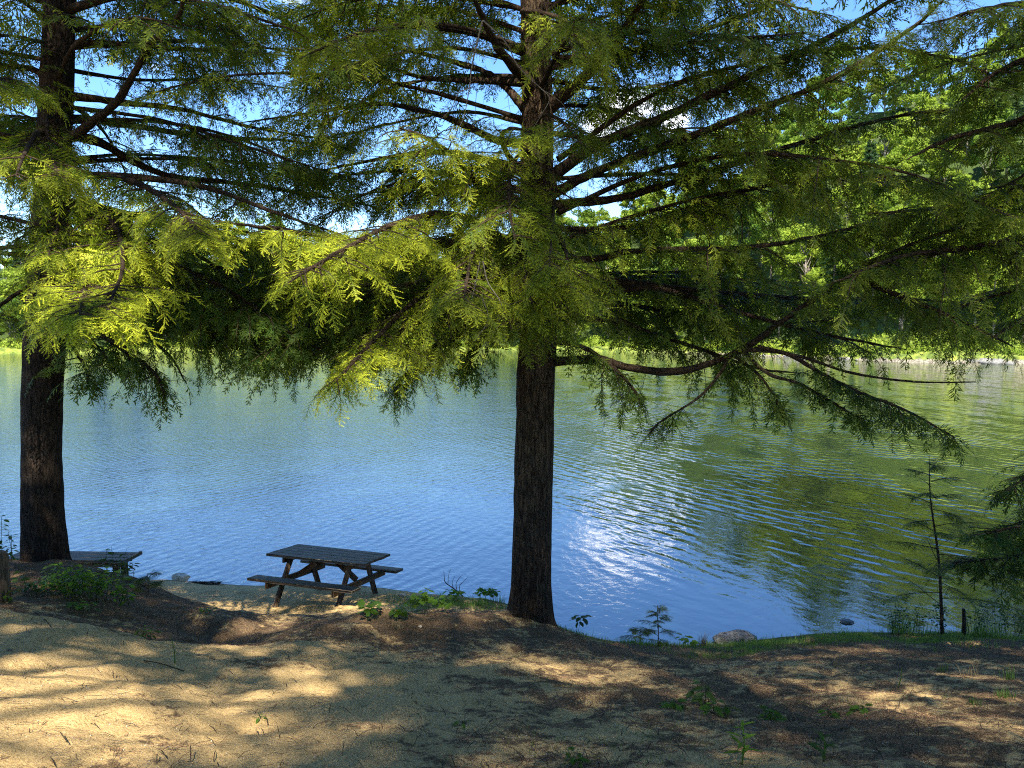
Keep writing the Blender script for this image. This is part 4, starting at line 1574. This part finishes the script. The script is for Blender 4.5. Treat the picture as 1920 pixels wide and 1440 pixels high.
r = np.random.default_rng(25)
for i in range(46):
    x = r.uniform(40, 84)
    ysh = float(np.interp(x, SX, SY))
    s = r.uniform(.18, .6)
    rock('shore_stone', (x, ysh + r.uniform(-.2, 1.4), .08), (s * 1.4, s, s * .7), M_ROCK, 300 + i, ('large' if s > .42 else 'small') + ' grey stone at the waterline of the far shore, ' + ('right of the sapling' if x > 64 else 'left of the sapling'), 'stone', ('large' if s > .42 else 'small') + ' stones along the far shore ' + ('right of the sapling' if x > 64 else 'left of the sapling'), 2)
for (u, v, s) in [(1862, 678, 1.0), (1880, 680, .9), (1843, 679, .8)]:
    q = P(u, v, 105.)
    ysh = float(np.interp(q[0], SX, SY))
    lab = {1.0: 'largest pale grey boulder on the far shore at right', .9: 'smaller grey boulder right of the largest one on the far shore', .8: 'small grey boulder left of the largest one on the far shore'}[s]
    rock('boulder', (q[0], ysh + .6, .25), (s * 1.3, s, s * .6), M_ROCK, int(s * 100), lab, 'boulder', None, 3)

# ------------------------------------------------------------------ picnic table
def picnic_table():
    c = np.array([-2.97, 11.62, .0])
    c[2] = .30
    root = empty('picnic_table', c, 'weathered wooden picnic table with attached benches on the sandy beach', 'table')
    root.rotation_euler = (math.atan(-.10), 0, math.radians(-18.5))
    root.scale = (1.06, 1.06, 1.03)
    Lt, Wt, H = 1.66, .84, .72
    bw = Wt / 5
    for i in range(5):
        mb = MB()
        mb.box((r.uniform(-.008, .008), -Wt / 2 + bw * (i + .5), H - .02), (Lt, bw - .009, .038), None, .005)
        mb.build('top_plank', M_WOOD, root)
    ys = .66
    hs = .42
    for s in (-1, 1):
        mb = MB()
        for k in (0,):
            mb.box((0, s * ys, hs - .02), (Lt + .08, .24, .04), None, .006)
        mb.build('seat', M_WOOD, root)
    for e in (-1, 1):
        x = e * .55
        mb = MB()
        mb.box((x, 0, H - .085), (.04, Wt - .10, .085), None, .005)
        mb.build('top_rail', M_LEG, root)
        mb = MB()
        mb.box((x, 0, hs - .09), (.04, 2 * ys + .20, .095), None, .005)
        mb.build('seat_rail', M_LEG, root)
        for s in (-1, 1):
            mb = MB()
            mb.beam((x - e * .043, s * .22, H - .045), (x - e * .043, s * .60, -.05), .04, .095, (0, 1, 0), .004)
            mb.build('leg', M_LEG, root)
        mb = MB()
        mb.beam((x - e * .06, 0, hs - .06), (e * .05, 0, H - .045), .085, .04, (0, 1, 0), .004)
        mb.build('brace', M_LEG, root)
    mb = MB()
    mb.box((0, 0, H - .08), (.05, Wt - .1, .075), None, .004)
    mb.build('centre_cleat', M_LEG, root)
    return root


picnic_table()


def low_bench():
    c = P(190, 1085, 12.35)
    c = np.array([-7.55, 12.45, .27])
    root = empty('wooden_bench', c, 'low weathered wooden bench behind the left tree trunk', 'bench')
    root.rotation_euler = (0, 0, math.radians(-3))
    H = .50
    for i in range(3):
        mb = MB()
        mb.box((0, -.24 + i * .17 + .07, H - .02), (2.1, .16, .045), None, .005)
        mb.build('seat_plank', M_WOOD, root)
    mb = MB()
    mb.box((1.07, .0, H - .012), (.05, .54, .06), None, .006)
    mb.build('end_board', M_WOOD, root)
    for s in (-1, 1):
        mb = MB()
        mb.box((0, s * .17, H - .09), (1.9, .04, .09), None, .004)
        mb.build('side_rail', M_LEG, root)
        for e in (-1, 1):
            mb = MB()
            mb.box((e * .85, s * .17 - s * .055, (H - .045) / 2 - .1), (.09, .09, H + .1), None, .006)
            mb.build('leg', M_LEG, root)
    return root


low_bench()


# round wooden post at the left edge
def post():
    b = hit(2, 1128)
    x, y = b[0], b[1]
    x = P(-12, 1100, y)[0]
    z0 = float(ground_z(x, y))
    ztop = P(0, 1034, y)[2]
    mb = MB()
    zz = np.array([z0 - .25, z0 + .1, z0 + .3, ztop - .06, ztop - .025, ztop - .006, ztop])
    R = 27 / F * y
    rr = np.array([1.05, 1.02, 1, .98, .9, .62, .05]) * R
    mb.tube(np.stack([x + 0 * zz, y + 0 * zz, zz], -1), rr, 22)
    o = mb.build('wooden_post', M_LEG, None, True, origin=(x, y, z0))
    tag(o, 'short round-topped wooden post cut by the left edge of the view', 'post')


post()

# rocks near the shore
rock('rock', (3.25, 10.45, .10), (.33, .2, .17), M_ROCK, 61, 'dark rounded boulder at the grassy water edge right of the tall trunk')
rock('rock', (P(1360, 1196, 10.5)[0], 10.5, .06), (.17, .13, .11), M_ROCK, 62, 'smaller dark rock against the left side of the boulder at the water edge')
rock('rock', (-6.12, 13.35, .07), (.17, .13, .11), M_PALEROCK, 63, 'pale tan rock lit at the water edge between bench and picnic table')
rock('rock', (P(355, 1090, 13.2)[0], 13.15, .02), (.11, .09, .05), M_PALEROCK, 64, 'small flat tan stone just right of the pale rock on the beach edge')
rock('rock', (P(1590, 1170, 11.4)[0], 11.45, .01), (.11, .09, .035), M_ROCK, 65, 'small dark stone breaking the water surface off the grassy bank')
qq = hit(755, 1117)
rock('rock', (qq[0], qq[1], qq[2] + .005), (.07, .05, .022), M_PALEROCK, 66, 'small white stone lying on the sand right of the picnic table')
qq = hit(788, 1177)
rock('rock', (qq[0], qq[1], qq[2] + .01), (.022, .02, .018), M_PALEROCK, 67, 'tiny white pebble on the litter right of the brown mound')

# humus hump litter
cx, cy = P(722, 1165, 8.5)[:2]


# ------------------------------------------------------------------ small plants
def leaf_shape(kind):
    """outline fan around origin, length 1 along x, returns verts and tris"""
    if kind == 'maple':
        pts = [(0, 0), (.12, .22), (.05, .42), (.32, .34), (.48, .5), (.55, .28), (.8, .26), (.72, .12), (1, 0), (.72, -.12), (.8, -.26), (.55, -.28), (.48, -.5), (.32, -.34), (.05, -.42), (.12, -.22)]
        ctr = (.4, 0)
    elif kind == 'oval':
        pts = [(0, 0), (.15, .17), (.4, .27), (.7, .2), (1, 0), (.7, -.2), (.4, -.27), (.15, -.17)]
        ctr = (.5, 0)
    else:
        pts = [(0, 0), (.2, .09), (.5, .12), (.8, .07), (1, 0), (.8, -.07), (.5, -.12), (.2, -.09)]
        ctr = (.5, 0)
    V = [(p[0], p[1], .05 * abs(p[1]) * 2 - .15 * p[0] ** 2) for p in pts] + [(ctr[0], 0, -.03 - .15 * ctr[0] ** 2)]
    n = len(pts)
    T = [(n, i, (i + 1) % n) for i in range(n)]
    return np.array(V), np.array(T)


LS = {k: leaf_shape(k) for k in ('maple', 'oval', 'lance')}


def add_leaf(mb, p, d, size, kind, r, tilt=.35):
    V, T = LS[kind]
    d = unit(d)
    n = unit(UP + r.normal(0, tilt, 3))
    s = unit(np.cross(n, d))
    n = np.cross(d, s)
    mb.add(V * size @ np.stack([d, s, n], 0) + p, None, T)


def leafy_plant(name, base, label, cat, nst, h, spread, lsize, kind, lps, seed, mat=None, group=None, whorl=False, stemr=.003):
    r = np.random.default_rng(seed)
    root = empty(name, base, label, cat, group)
    st = MB()
    lf = MB()
    for i in range(nst):
        az = r.uniform(0, 6.28)
        q = spread * math.sqrt(r.uniform(0, 1)) if nst > 1 else 0
        b = np.array([math.cos(az) * q, math.sin(az) * q * .7, 0])
        b[2] = float(ground_z(base[0] + b[0], base[1] + b[1])) - base[2] - .01
        hh = h * r.uniform(.6, 1.15)
        az2 = r.uniform(0, 6.28)
        lean = r.uniform(.05, .35) * hh
        top = b + np.array([math.cos(az2) * lean, math.sin(az2) * lean, hh])
        mid = (b + top) / 2 + np.array([0, 0, hh * .08])
        st.tube(catmull([b, mid, top], 4), np.linspace(stemr, stemr * .5, 9), 5, False)
        for k in range(lps):
            t = 1 if whorl else r.uniform(.35, 1)
            p = b + (top - b) * t
            a = 6.28 * k / lps + r.uniform(-.4, .4)
            d = np.array([math.cos(a), math.sin(a), r.uniform(-.25, .25)])
            pe = p + d * lsize * .35
            st.tube([p, pe], [stemr * .4, stemr * .3], 3, False)
            add_leaf(lf, pe, d + np.array([0, 0, -.15]), lsize * r.uniform(.7, 1.15), kind, r)
    st.build('stem', M_LEAF_D, root)
    lf.build('foliage', mat or M_LEAF, root)
    return root


def at(u, v):
    while True:
        p = hit(u, v)
        if p[1] < (11.6 if u > 960 else 13.3) and p[2] > -.02:
            return p
        v += 2


# shrub on the left mound
leafy_plant('leafy_shrub', at(170, 1120), 'bushy green shrub on the mound below the left tree', 'shrub', 34, .34, .42, .075, 'oval', 12, 1)
leafy_plant('leafy_shrub', at(75, 1105), 'low sparse dark shrub at the foot of the left tree', 'shrub', 18, .22, .38, .07, 'oval', 7, 2, M_LEAF_D)
leafy_plant('leafy_plant', at(235, 1085), 'leafy sprig in front of the low bench', 'plant', 9, .34, .22, .07, 'oval', 8, 3, M_LEAF_D)
leafy_plant('leafy_plant', at(150, 1150), 'small bright seedling at the front of the left mound', 'plant', 5, .14, .15, .075, 'oval', 5, 4)
leafy_plant('leafy_plant', at(10, 1128), 'yellow green leaves beside the round-topped post', 'plant', 5, .16, .14, .07, 'oval', 6, 5)
leafy_plant('leafy_plant', at(388, 1148), 'tiny seedling at the right foot of the left mound', 'plant', 4, .08, .10, .06, 'oval', 5, 6)
leafy_plant('leafy_plant', at(283, 1200), 'small plant in the shaded gully below the mound', 'plant', 4, .12, .08, .08, 'lance', 6, 7)
# overhanging shrub at left edge behind the tree
b = np.array([P(5, 1040, 10.6)[0], 10.6, 0])
b[2] = float(ground_z(b[0], b[1]))
leafy_plant('tall_shrub', b, 'tall thin leafy shrub at the left edge against the lake', 'shrub', 12, 1.0, .22, .085, 'oval', 14, 8, M_LEAF_D, None, False, .005)
# maple seedlings by the brown mound
for i, (u, v, h_, lab) in enumerate([(695, 1160, .17, 'leftmost maple seedling, above the brown mound'), (752, 1162, .14, 'small maple seedling at the right end of the brown mound'), (775, 1150, .2, 'maple seedling right of the picnic table, second from left in the row'),
                                     (800, 1152, .28, 'tallest maple seedling in the row between table and trunk'), (835, 1150, .2, 'maple seedling in the middle of the row left of the trunk'), (850, 1125, .14, 'maple seedling under the bare branch'),
                                     (905, 1125, .2, 'maple seedling beside the grass clump left of the trunk'), (928, 1120, .17, 'rightmost maple seedling, touching the trunk')]):
    leafy_plant('maple_seedling', at(u, v), lab, 'seedling', 4, h_ * 1.1, .10, .10, 'maple', 5, 20 + i, None, 'maple seedlings left of the tall trunk', True)
leafy_plant('leafy_plant', at(1083, 1190), 'dark broad-leaved seedling on the grass right of the trunk', 'plant', 2, .22, .06, .13, 'oval', 6, 40, M_LEAF_D, None, True)
leafy_plant('leafy_plant', at(1282, 1212), 'yellow green broad-leaved seedling beside the small hemlock', 'plant', 2, .14, .05, .12, 'oval', 6, 41, None, None, True)
leafy_plant('leafy_plant', at(1325, 1322), 'dark seedling with drooping leaves on the bare slope', 'plant', 3, .16, .05, .09, 'oval', 5, 42, M_LEAF_D)
leafy_plant('leafy_plant', at(1280, 1330), 'low leafy sprout left of the drooping seedling', 'plant', 3, .08, .07, .08, 'oval', 4, 43)
leafy_plant('leafy_plant', at(1352, 1338), 'low leafy sprout right of the drooping seedling', 'plant', 3, .08, .08, .08, 'oval', 4, 44)
leafy_plant('leafy_plant', at(1445, 1350), 'dark round-leaved sprout on the shaded slope', 'plant', 3, .08, .07, .07, 'maple', 4, 45)
leafy_plant('leafy_plant', at(1555, 1342), 'tiny sprout on the sunlit needle litter', 'plant', 2, .07, .03, .06, 'oval', 4, 46)
leafy_plant('leafy_plant', at(1600, 1335), 'small bright sprout right of the tiny one', 'plant', 3, .05, .06, .06, 'oval', 4, 47)
leafy_plant('leafy_plant', at(870, 1362), 'single green sprout in the middle of the foreground', 'plant', 1, .05, .01, .05, 'oval', 4, 48)
leafy_plant('leafy_plant', at(1080, 1436), 'small sprout at the bottom edge', 'plant', 3, .06, .04, .05, 'oval', 4, 49)
leafy_plant('leafy_plant', at(490, 1350), 'tiny sprout on the sunny sand', 'plant', 1, .05, .01, .04, 'oval', 4, 50)


def stalk(base, label, h, seed, nl=9, ls=.13, mat=None):
    r = np.random.default_rng(seed)
    root = empty('tall_weed', base, label, 'plant')
    st = MB()
    lf = MB()
    top = np.array([r.uniform(-.03, .03), 0, h])
    st.tube(catmull([(0, 0, -.02), top * .5 + np.array([.01, 0, 0]), top], 4), np.linspace(.004, .002, 9), 5, False)
    for k in range(nl):
        t = .25 + .75 * k / nl
        a = k * 2.4 + seed
        d = np.array([math.cos(a), math.sin(a) * .8, .5 * t])
        add_leaf(lf, top * t, d, ls * (1.15 - t * .6), 'lance', r, .2)
    st.build('stem', M_LEAF, root)
    lf.build('foliage', mat or M_LEAF, root)


stalk(at(1390, 1436), 'upright weed with long narrow leaves at the bottom right of centre', .20, 1, 11, .10)
stalk(at(1545, 1425), 'shaded narrow-leaved weed right of the upright one', .13, 2, 9, .09, M_LEAF_D)
stalk(at(328, 1245), 'thin pale stalk standing in the gully', .2, 3, 3, .03)
stalk(at(1683, 1290), 'single thin grass stalk on the sunlit litter', .16, 4, 2, .06, M_DRYGRASS)


# hemlock seedlings and sapling
def sapling(base, label, h, whorls, reach, seed, topbare=0., sc=1., lean=(0, 0), r0=.012, dens=1.):
    r = np.random.default_rng(seed)
    global rng
    rng = r
    root = empty('hemlock_sapling', base, label, 'sapling')
    fol = Foliage()
    tw = MB()
    st = MB()
    top = base + np.array([lean[0], lean[1], h])
    pth = catmull([base + np.array([0, 0, -.05]), base + (top - base) * .4 + np.array([.01 * h, 0, 0]), base + (top - base) * .75 + np.array([-.01 * h, 0, 0]), top], 6)
    st.tube(pth - base, np.linspace(r0, .003, len(pth)), 8)
    for i in range(whorls):
        t = .18 + (.97 - .18) * i / whorls
        p = base + (top - base) * t
        Ln = reach * (1 - t * .75) * r.uniform(.6, 1.2)
        az = i * 2.4 + seed
        path = limb_path(p, az, Ln, math.radians(r.uniform(5, 30)), math.radians(r.uniform(10, 35)))
        tw.tube(path[::2], np.linspace(.005 * sc + .001, .0015, len(path[::2])), 4, False)
        for k in range(2, len(path)):
            if r.random() > dens:
                continue
            f = k / len(path)
            if f < .3:
                continue
            d = unit(path[k] - path[k - 1])
            s = unit(np.cross(d, UP))
            for sg in (-1, 1):
                fol.add(path[k], d * .75 + s * sg * .8 + UP * r.uniform(-.25, 0), UP + r.normal(0, .15, 3), .17 * sc * r.uniform(.6, 1.2) * (1.3 - f), .25)
        fol.add(path[-1], path[-1] - path[-2], UP, .13 * sc, .3)
    st.build('trunk', M_TWIG, root, True)
    tw.v = [v - base for v in tw.v]
    tw.build('twigs', M_TWIG, root)
    fol.build('crown', M_HEM, root, base, False, 14.)
    return root


sapling(at(1234, 1200), 'small dark hemlock seedling standing up against the water', .56, 14, .38, 3, 0, .75, (-.015, 0), .008, .6)
sapling(at(1200, 1203), 'low spreading hemlock seedling left of the taller seedling', .22, 9, .42, 4, 0, .8, (0, 0), .005, .8)
sapling(at(278, 1112), 'little hemlock seedling at the edge of the left mound', .24, 8, .34, 5, 0, .7, (0, 0), .005, .8)
sb = np.array([P(1768, 1175, 10.4)[0], 10.4, 0.])
sb[2] = float(ground_z(sb[0], sb[1]))
st_top = P(1742, 850, 10.4)
sapling(sb, 'tall thin hemlock sapling rising from the bank at the right', st_top[2] - sb[2], 26, 1.15, 6, 0, 1.2, (st_top[0] - sb[0], 0), .026, .75)
sb2 = np.array([P(1806, 1185, 10.3)[0], 10.3, 0.])
sb2[2] = float(ground_z(sb2[0], sb2[1]))
mb = MB()
mb.tube([sb2 + [0, 0, -.05], sb2 + [.01, 0, .2], sb2 + [-.01, 0, .42]], [.035, .028, .02], 8)
tag(mb.build('broken_stump', M_TWIG, None, True, origin=sb2), 'thin dark broken stump right of the tall sapling', 'stump')
# thicket at the foot of the sapling
for i, (u, w, lab) in enumerate([(1700, .30, 'twiggy green shrub left of the tall sapling at the water edge'), (1745, .25, 'twiggy green shrub right at the foot of the tall sapling'), (1840, .30, 'twiggy green shrub right of the broken stump'), (1900, .25, 'twiggy green shrub at the right edge of the bank')]):
    b = np.array([P(u, 1185, 10.6)[0], 10.6, 0.])
    b[2] = float(ground_z(b[0], b[1]))
    leafy_plant('bank_shrub', b, lab, 'shrub', 16, .5, w, .05, 'oval', 9, 60 + i, M_LEAF_D, None, False, .003)

# bare branch near the table
b = at(868, 1120)
mb = MB()
for pts, r0 in [([(868, 1118), (850, 1103), (835, 1092), (833, 1080), (832, 1068)], .012), ([(858, 1110), (855, 1095), (862, 1083), (868, 1078)], .007), ([(850, 1103), (848, 1092), (853, 1080)], .006), ([(862, 1112), (862, 1098), (872, 1088), (878, 1080)], .006), ([(840, 1096), (841, 1080), (845, 1066)], .005)]:
    mb.tube(catmull([P(u, v, b[1]) for u, v in pts], 4), np.linspace(r0, .002, (len(pts) - 1) * 4 + 1), 5, False)
tag(mb.build('bare_branch', M_TWIG, None, True, origin=b), 'bare forked dead branch sticking up left of the tall trunk', 'branch')

# fallen sticks
for i, (pts, lab) in enumerate([([(65, 1150), (85, 1165), (95, 1180)], 'thin curved stick on the front of the left mound'), ([(1290, 1225), (1310, 1240)], 'short pale stick on the dark litter right of the seedlings'),
                                ([(270, 1242), (300, 1250), (345, 1262)], 'thin stick lying along the crest above the gully'), ([(1310, 1328), (1345, 1345), (1365, 1352)], 'dark stick beside the drooping seedling')]):
    pp = [hit(u, v) + np.array([0, 0, .012]) for u, v in pts]
    mb = MB()
    mb.tube(catmull(pp, 4) if len(pp) > 2 else pp, .0035, 5)
    tag(mb.build('fallen_stick', M_DEAD if i == 1 else M_TWIG, None, True, origin=pp[0]), lab, 'stick')
# driftwood heap at the waterline
b = np.array([P(385, 1098, 12.95)[0], 12.95, 0.])
b[2] = float(ground_z(b[0], b[1]))
mb = MB()
r = np.random.default_rng(3)
for i in range(130):
    p = b + np.array([r.uniform(-.3, .3), r.uniform(-.06, .06), r.uniform(0, .035)])
    a = r.uniform(0, 6.28)
    d = np.array([math.cos(a), math.sin(a) * .5, r.uniform(-.1, .1)]) * r.uniform(.03, .12)
    mb.tube([p - d, p + d], .003, 4)
tag(mb.build('driftwood', M_TWIG, None, False, origin=b), 'heap of washed-up twigs on the beach edge left of the picnic table', 'driftwood')


# ------------------------------------------------------------------ litter and grass (uncountable)
def blades(x, y, h, w, r, lean=.4, curl=.3):
    n = len(x)
    z = ground_z(x, y)
    az = r.uniform(0, 6.28, n)
    d = np.stack([np.cos(az), np.sin(az), 0 * az], -1)
    s = np.stack([-np.sin(az), np.cos(az), 0 * az], -1)
    b = np.stack([x, y, z - .005], -1)
    ln = (lean * r.uniform(.2, 1.3, n) * h)[:, None]
    m = b + d * ln * .35 + UP * (h * .55)[:, None]
    t = b + d * ln + UP * (h * r.uniform(.8, 1., n))[:, None]
    w = w[:, None]
    V = np.stack([b - s * w, b + s * w, m + s * w * .7, m - s * w * .7, t], 1).reshape(-1, 3)
    i = np.arange(n)[:, None] * 5
    return V, (i + np.array([[0, 1, 2, 3]])), (i + np.array([[3, 2, 4]]))


r = np.random.default_rng(77)
n = 220000
x = r.uniform(.3, 9.5, n)
y = r.uniform(8.0, 11.3, n)
gz_ = ground_z(x, y, False)
wgt = grass_w(x, y) * (gz_ > .02) * (gz_ < .9) * np.clip((fbm(x * 2.2, y * 2.2, 91, 3) - .42) * 5, 0.04, 1)
k = r.random(n) < wgt * .42
x1, y1 = x[k], y[k]
x = r.uniform(-2.2, .1, 60000)
y = r.uniform(10.0, 12.2, 60000)
gz_ = ground_z(x, y, False)
k = (r.random(60000) < np.exp(-(((x + .9) / .75) ** 2 + ((y - 11.2) / .5) ** 2)) * .22) & (gz_ > .02)
x2, y2 = x[k], y[k]
xa = np.r_[x1, x2]
ya = np.r_[y1, y2]
V, Q, T = blades(xa, ya, r.uniform(.03, .085, len(xa)) * (1 + 1.0 * (r.random(len(xa)) < .06)), r.uniform(.002, .004, len(xa)), r, .6)
tag(mesh_np('bank_grass', V, [Q, T], M_GRASS), 'short green grass growing along the near water edge', 'grass', kind='stuff')

# individual grass tufts
def tuft(u, v, n, h, sp, seed, label, mat, group=None, base=None, lean=.5):
    r = np.random.default_rng(seed)
    b = at(u, v) if base is None else base
    x = b[0] + r.normal(0, sp, n)
    y = b[1] + r.normal(0, sp, n)
    V, Q, T = blades(x, y, h * r.uniform(.5, 1.1, n), np.full(n, .0025), r, lean)
    o = mesh_np('grass_tuft', V - b, [Q, T], mat)
    o.location = tuple(b)
    tag(o, label, 'grass', group)


tuft(1318, 1212, 90, .22, .035, 1, 'brown tufted sedge between the yellow seedling and the boulder', M_DRYGRASS)
tuft(1520, 1205, 60, .10, .03, 2, 'dry pale grass clump at the water edge right of the boulder', M_DRYGRASS)
tuft(1570, 1252, 36, .13, .03, 3, 'straw coloured grass tuft on the crest above the shaded strip', M_DRYGRASS)
tuft(1820, 1268, 16, .16, .03, 4, 'tall pale grass tuft in the sun near the right edge', M_DRYGRASS)
tuft(1765, 1258, 20, .10, .03, 5, 'small green grass tuft left of the tall pale tuft', M_GRASS)
tuft(1890, 1275, 30, .12, .025, 6, 'green grass tuft at the right edge on the sunlit crest', M_GRASS)
tuft(1885, 1310, 60, .08, .035, 7, 'broad green grass clump at the right edge below the sunlit crest', M_GRASS)
tuft(1825, 1320, 30, .08, .02, 8, 'narrow green grass tuft left of the broad clump', M_GRASS)
tuft(1345, 1275, 6, .10, .015, 9, 'tiny pale grass tuft at the foot of the shaded strip', M_DRYGRASS)
tuft(905, 1135, 70, .20, .08, 10, 'blue green sedge clump among the maple seedlings', M_GRASS)
tuft(940, 1128, 50, .18, .05, 11, 'upright sedge clump against the left side of the tall trunk', M_GRASS)
tuft(745, 1180, 45, .12, .03, 12, 'dead brown fern clump on the brown mound', M_DRYGRASS)
b_ = np.array([P(1690, 1180, 10.7)[0], 10.7, 0.2])
tuft(0, 0, 200, .35, .13, 13, 'tall green grass left of the tall sapling', M_GRASS, None, b_)
b_ = np.array([P(1850, 1185, 10.6)[0], 10.6, 0.2])
tuft(0, 0, 220, .30, .14, 14, 'tall green grass right of the tall sapling', M_GRASS, None, b_)

# needle litter
def flat_bits(x, y, ln, wd, r, lift=.006):
    n = len(x)
    z = ground_z(x, y)
    az = r.uniform(0, 6.28, n)
    d = np.stack([np.cos(az), np.sin(az), r.uniform(-.25, .25, n)], -1) * ln[:, None] / 2
    s = np.stack([-np.sin(az), np.cos(az), 0 * az], -1) * wd[:, None] / 2
    c = np.stack([x, y, z + lift], -1)
    bow = UP * (ln * .12)[:, None]
    V = np.stack([c - d - s, c - s + bow, c + d - s * .4, c + d + s * .4, c + s + bow, c - d + s], 1).reshape(-1, 3)
    i = np.arange(n)[:, None] * 6
    Q = np.concatenate([i + np.array([[0, 1, 4, 5]]), i + np.array([[1, 2, 3, 4]])])
    return V, Q


r = np.random.default_rng(78)
n = 420000
y = 2.4 + (10.5 - 2.4) * r.random(n) ** 1.15
x = y * r.uniform(-.78, .78, n)
w = np.clip(litter_w(x, y) + .02, 0.14, 1) * np.clip((fbm(x * 4, y * 4, 99, 3) - .36) * 4, .05, 1)
k = (r.random(n) < w * .55) & (ground_z(x, y, False) > .03)
x, y = x[k], y[k]
V, Q = flat_bits(x, y, r.uniform(.008, .032, len(x)), r.uniform(.0012, .0028, len(x)), r)
tag(mesh_np('needle_litter', V, Q, M_LITTER), 'reddish brown needle litter scattered over the sandy slope', 'litter', kind='stuff')
n = 9000
y = 2.4 + 8 * r.random(n) ** 1.1
x = y * r.uniform(-.78, .78, n)
k = (r.random(n) < np.clip(litter_w(x, y), .25, 1)) & (ground_z(x, y, False) > .03)
x, y = x[k], y[k]
V, Q = flat_bits(x, y, r.uniform(.03, .16, len(x)), r.uniform(.002, .005, len(x)), r, .008)
tag(mesh_np('twig_litter', V, Q, M_TWIG), 'small broken twigs scattered over the slope', 'litter', kind='stuff')
n = 16000
y = 2.4 + 10 * r.random(n) ** 1.2
x = y * r.uniform(-.78, .6, n)
k = ground_z(x, y, False) > .02
x, y = x[k], y[k]
z = ground_z(x, y)
sz_ = .0015 + .0055 * r.random(len(x)) ** 4
oc = np.array([(1, 0, 0), (-1, 0, 0), (0, 1, 0), (0, -1, 0), (0, 0, .7), (0, 0, -.7)])
of = np.array([(0, 2, 4), (2, 1, 4), (1, 3, 4), (3, 0, 4), (2, 0, 5), (1, 2, 5), (3, 1, 5), (0, 3, 5)])
V = (oc[None] * r.uniform(.6, 1.2, (len(x), 6, 3)) * sz_[:, None, None] + np.stack([x, y, z + .001], -1)[:, None]).reshape(-1, 3)
Fc = (np.arange(len(x))[:, None, None] * 6 + of[None]).reshape(-1, 3)
tag(mesh_np('pebbles', V, Fc, M_PEB), 'tiny pale pebbles scattered through the sand', 'gravel', kind='stuff')
# sparse green sprouts over the shaded slope
n = 60000
y = 2.6 + 6.5 * r.random(n)
x = y * r.uniform(-.3, .78, n)
w = np.clip((fbm(x * 1.6, y * 1.6, 111, 3) - .55) * 5, 0, 1) * np.clip((x / y + .25) * 2, 0, 1)
k = r.random(n) < w * .22
x, y = x[k], y[k]
V, Q, T = blades(x, y, r.uniform(.012, .04, len(x)), np.full(len(x), .0018), r, .8)
tag(mesh_np('sparse_grass', V, [Q, T], M_GRASS), 'sparse short grass blades on the shaded slope', 'grass', kind='stuff')
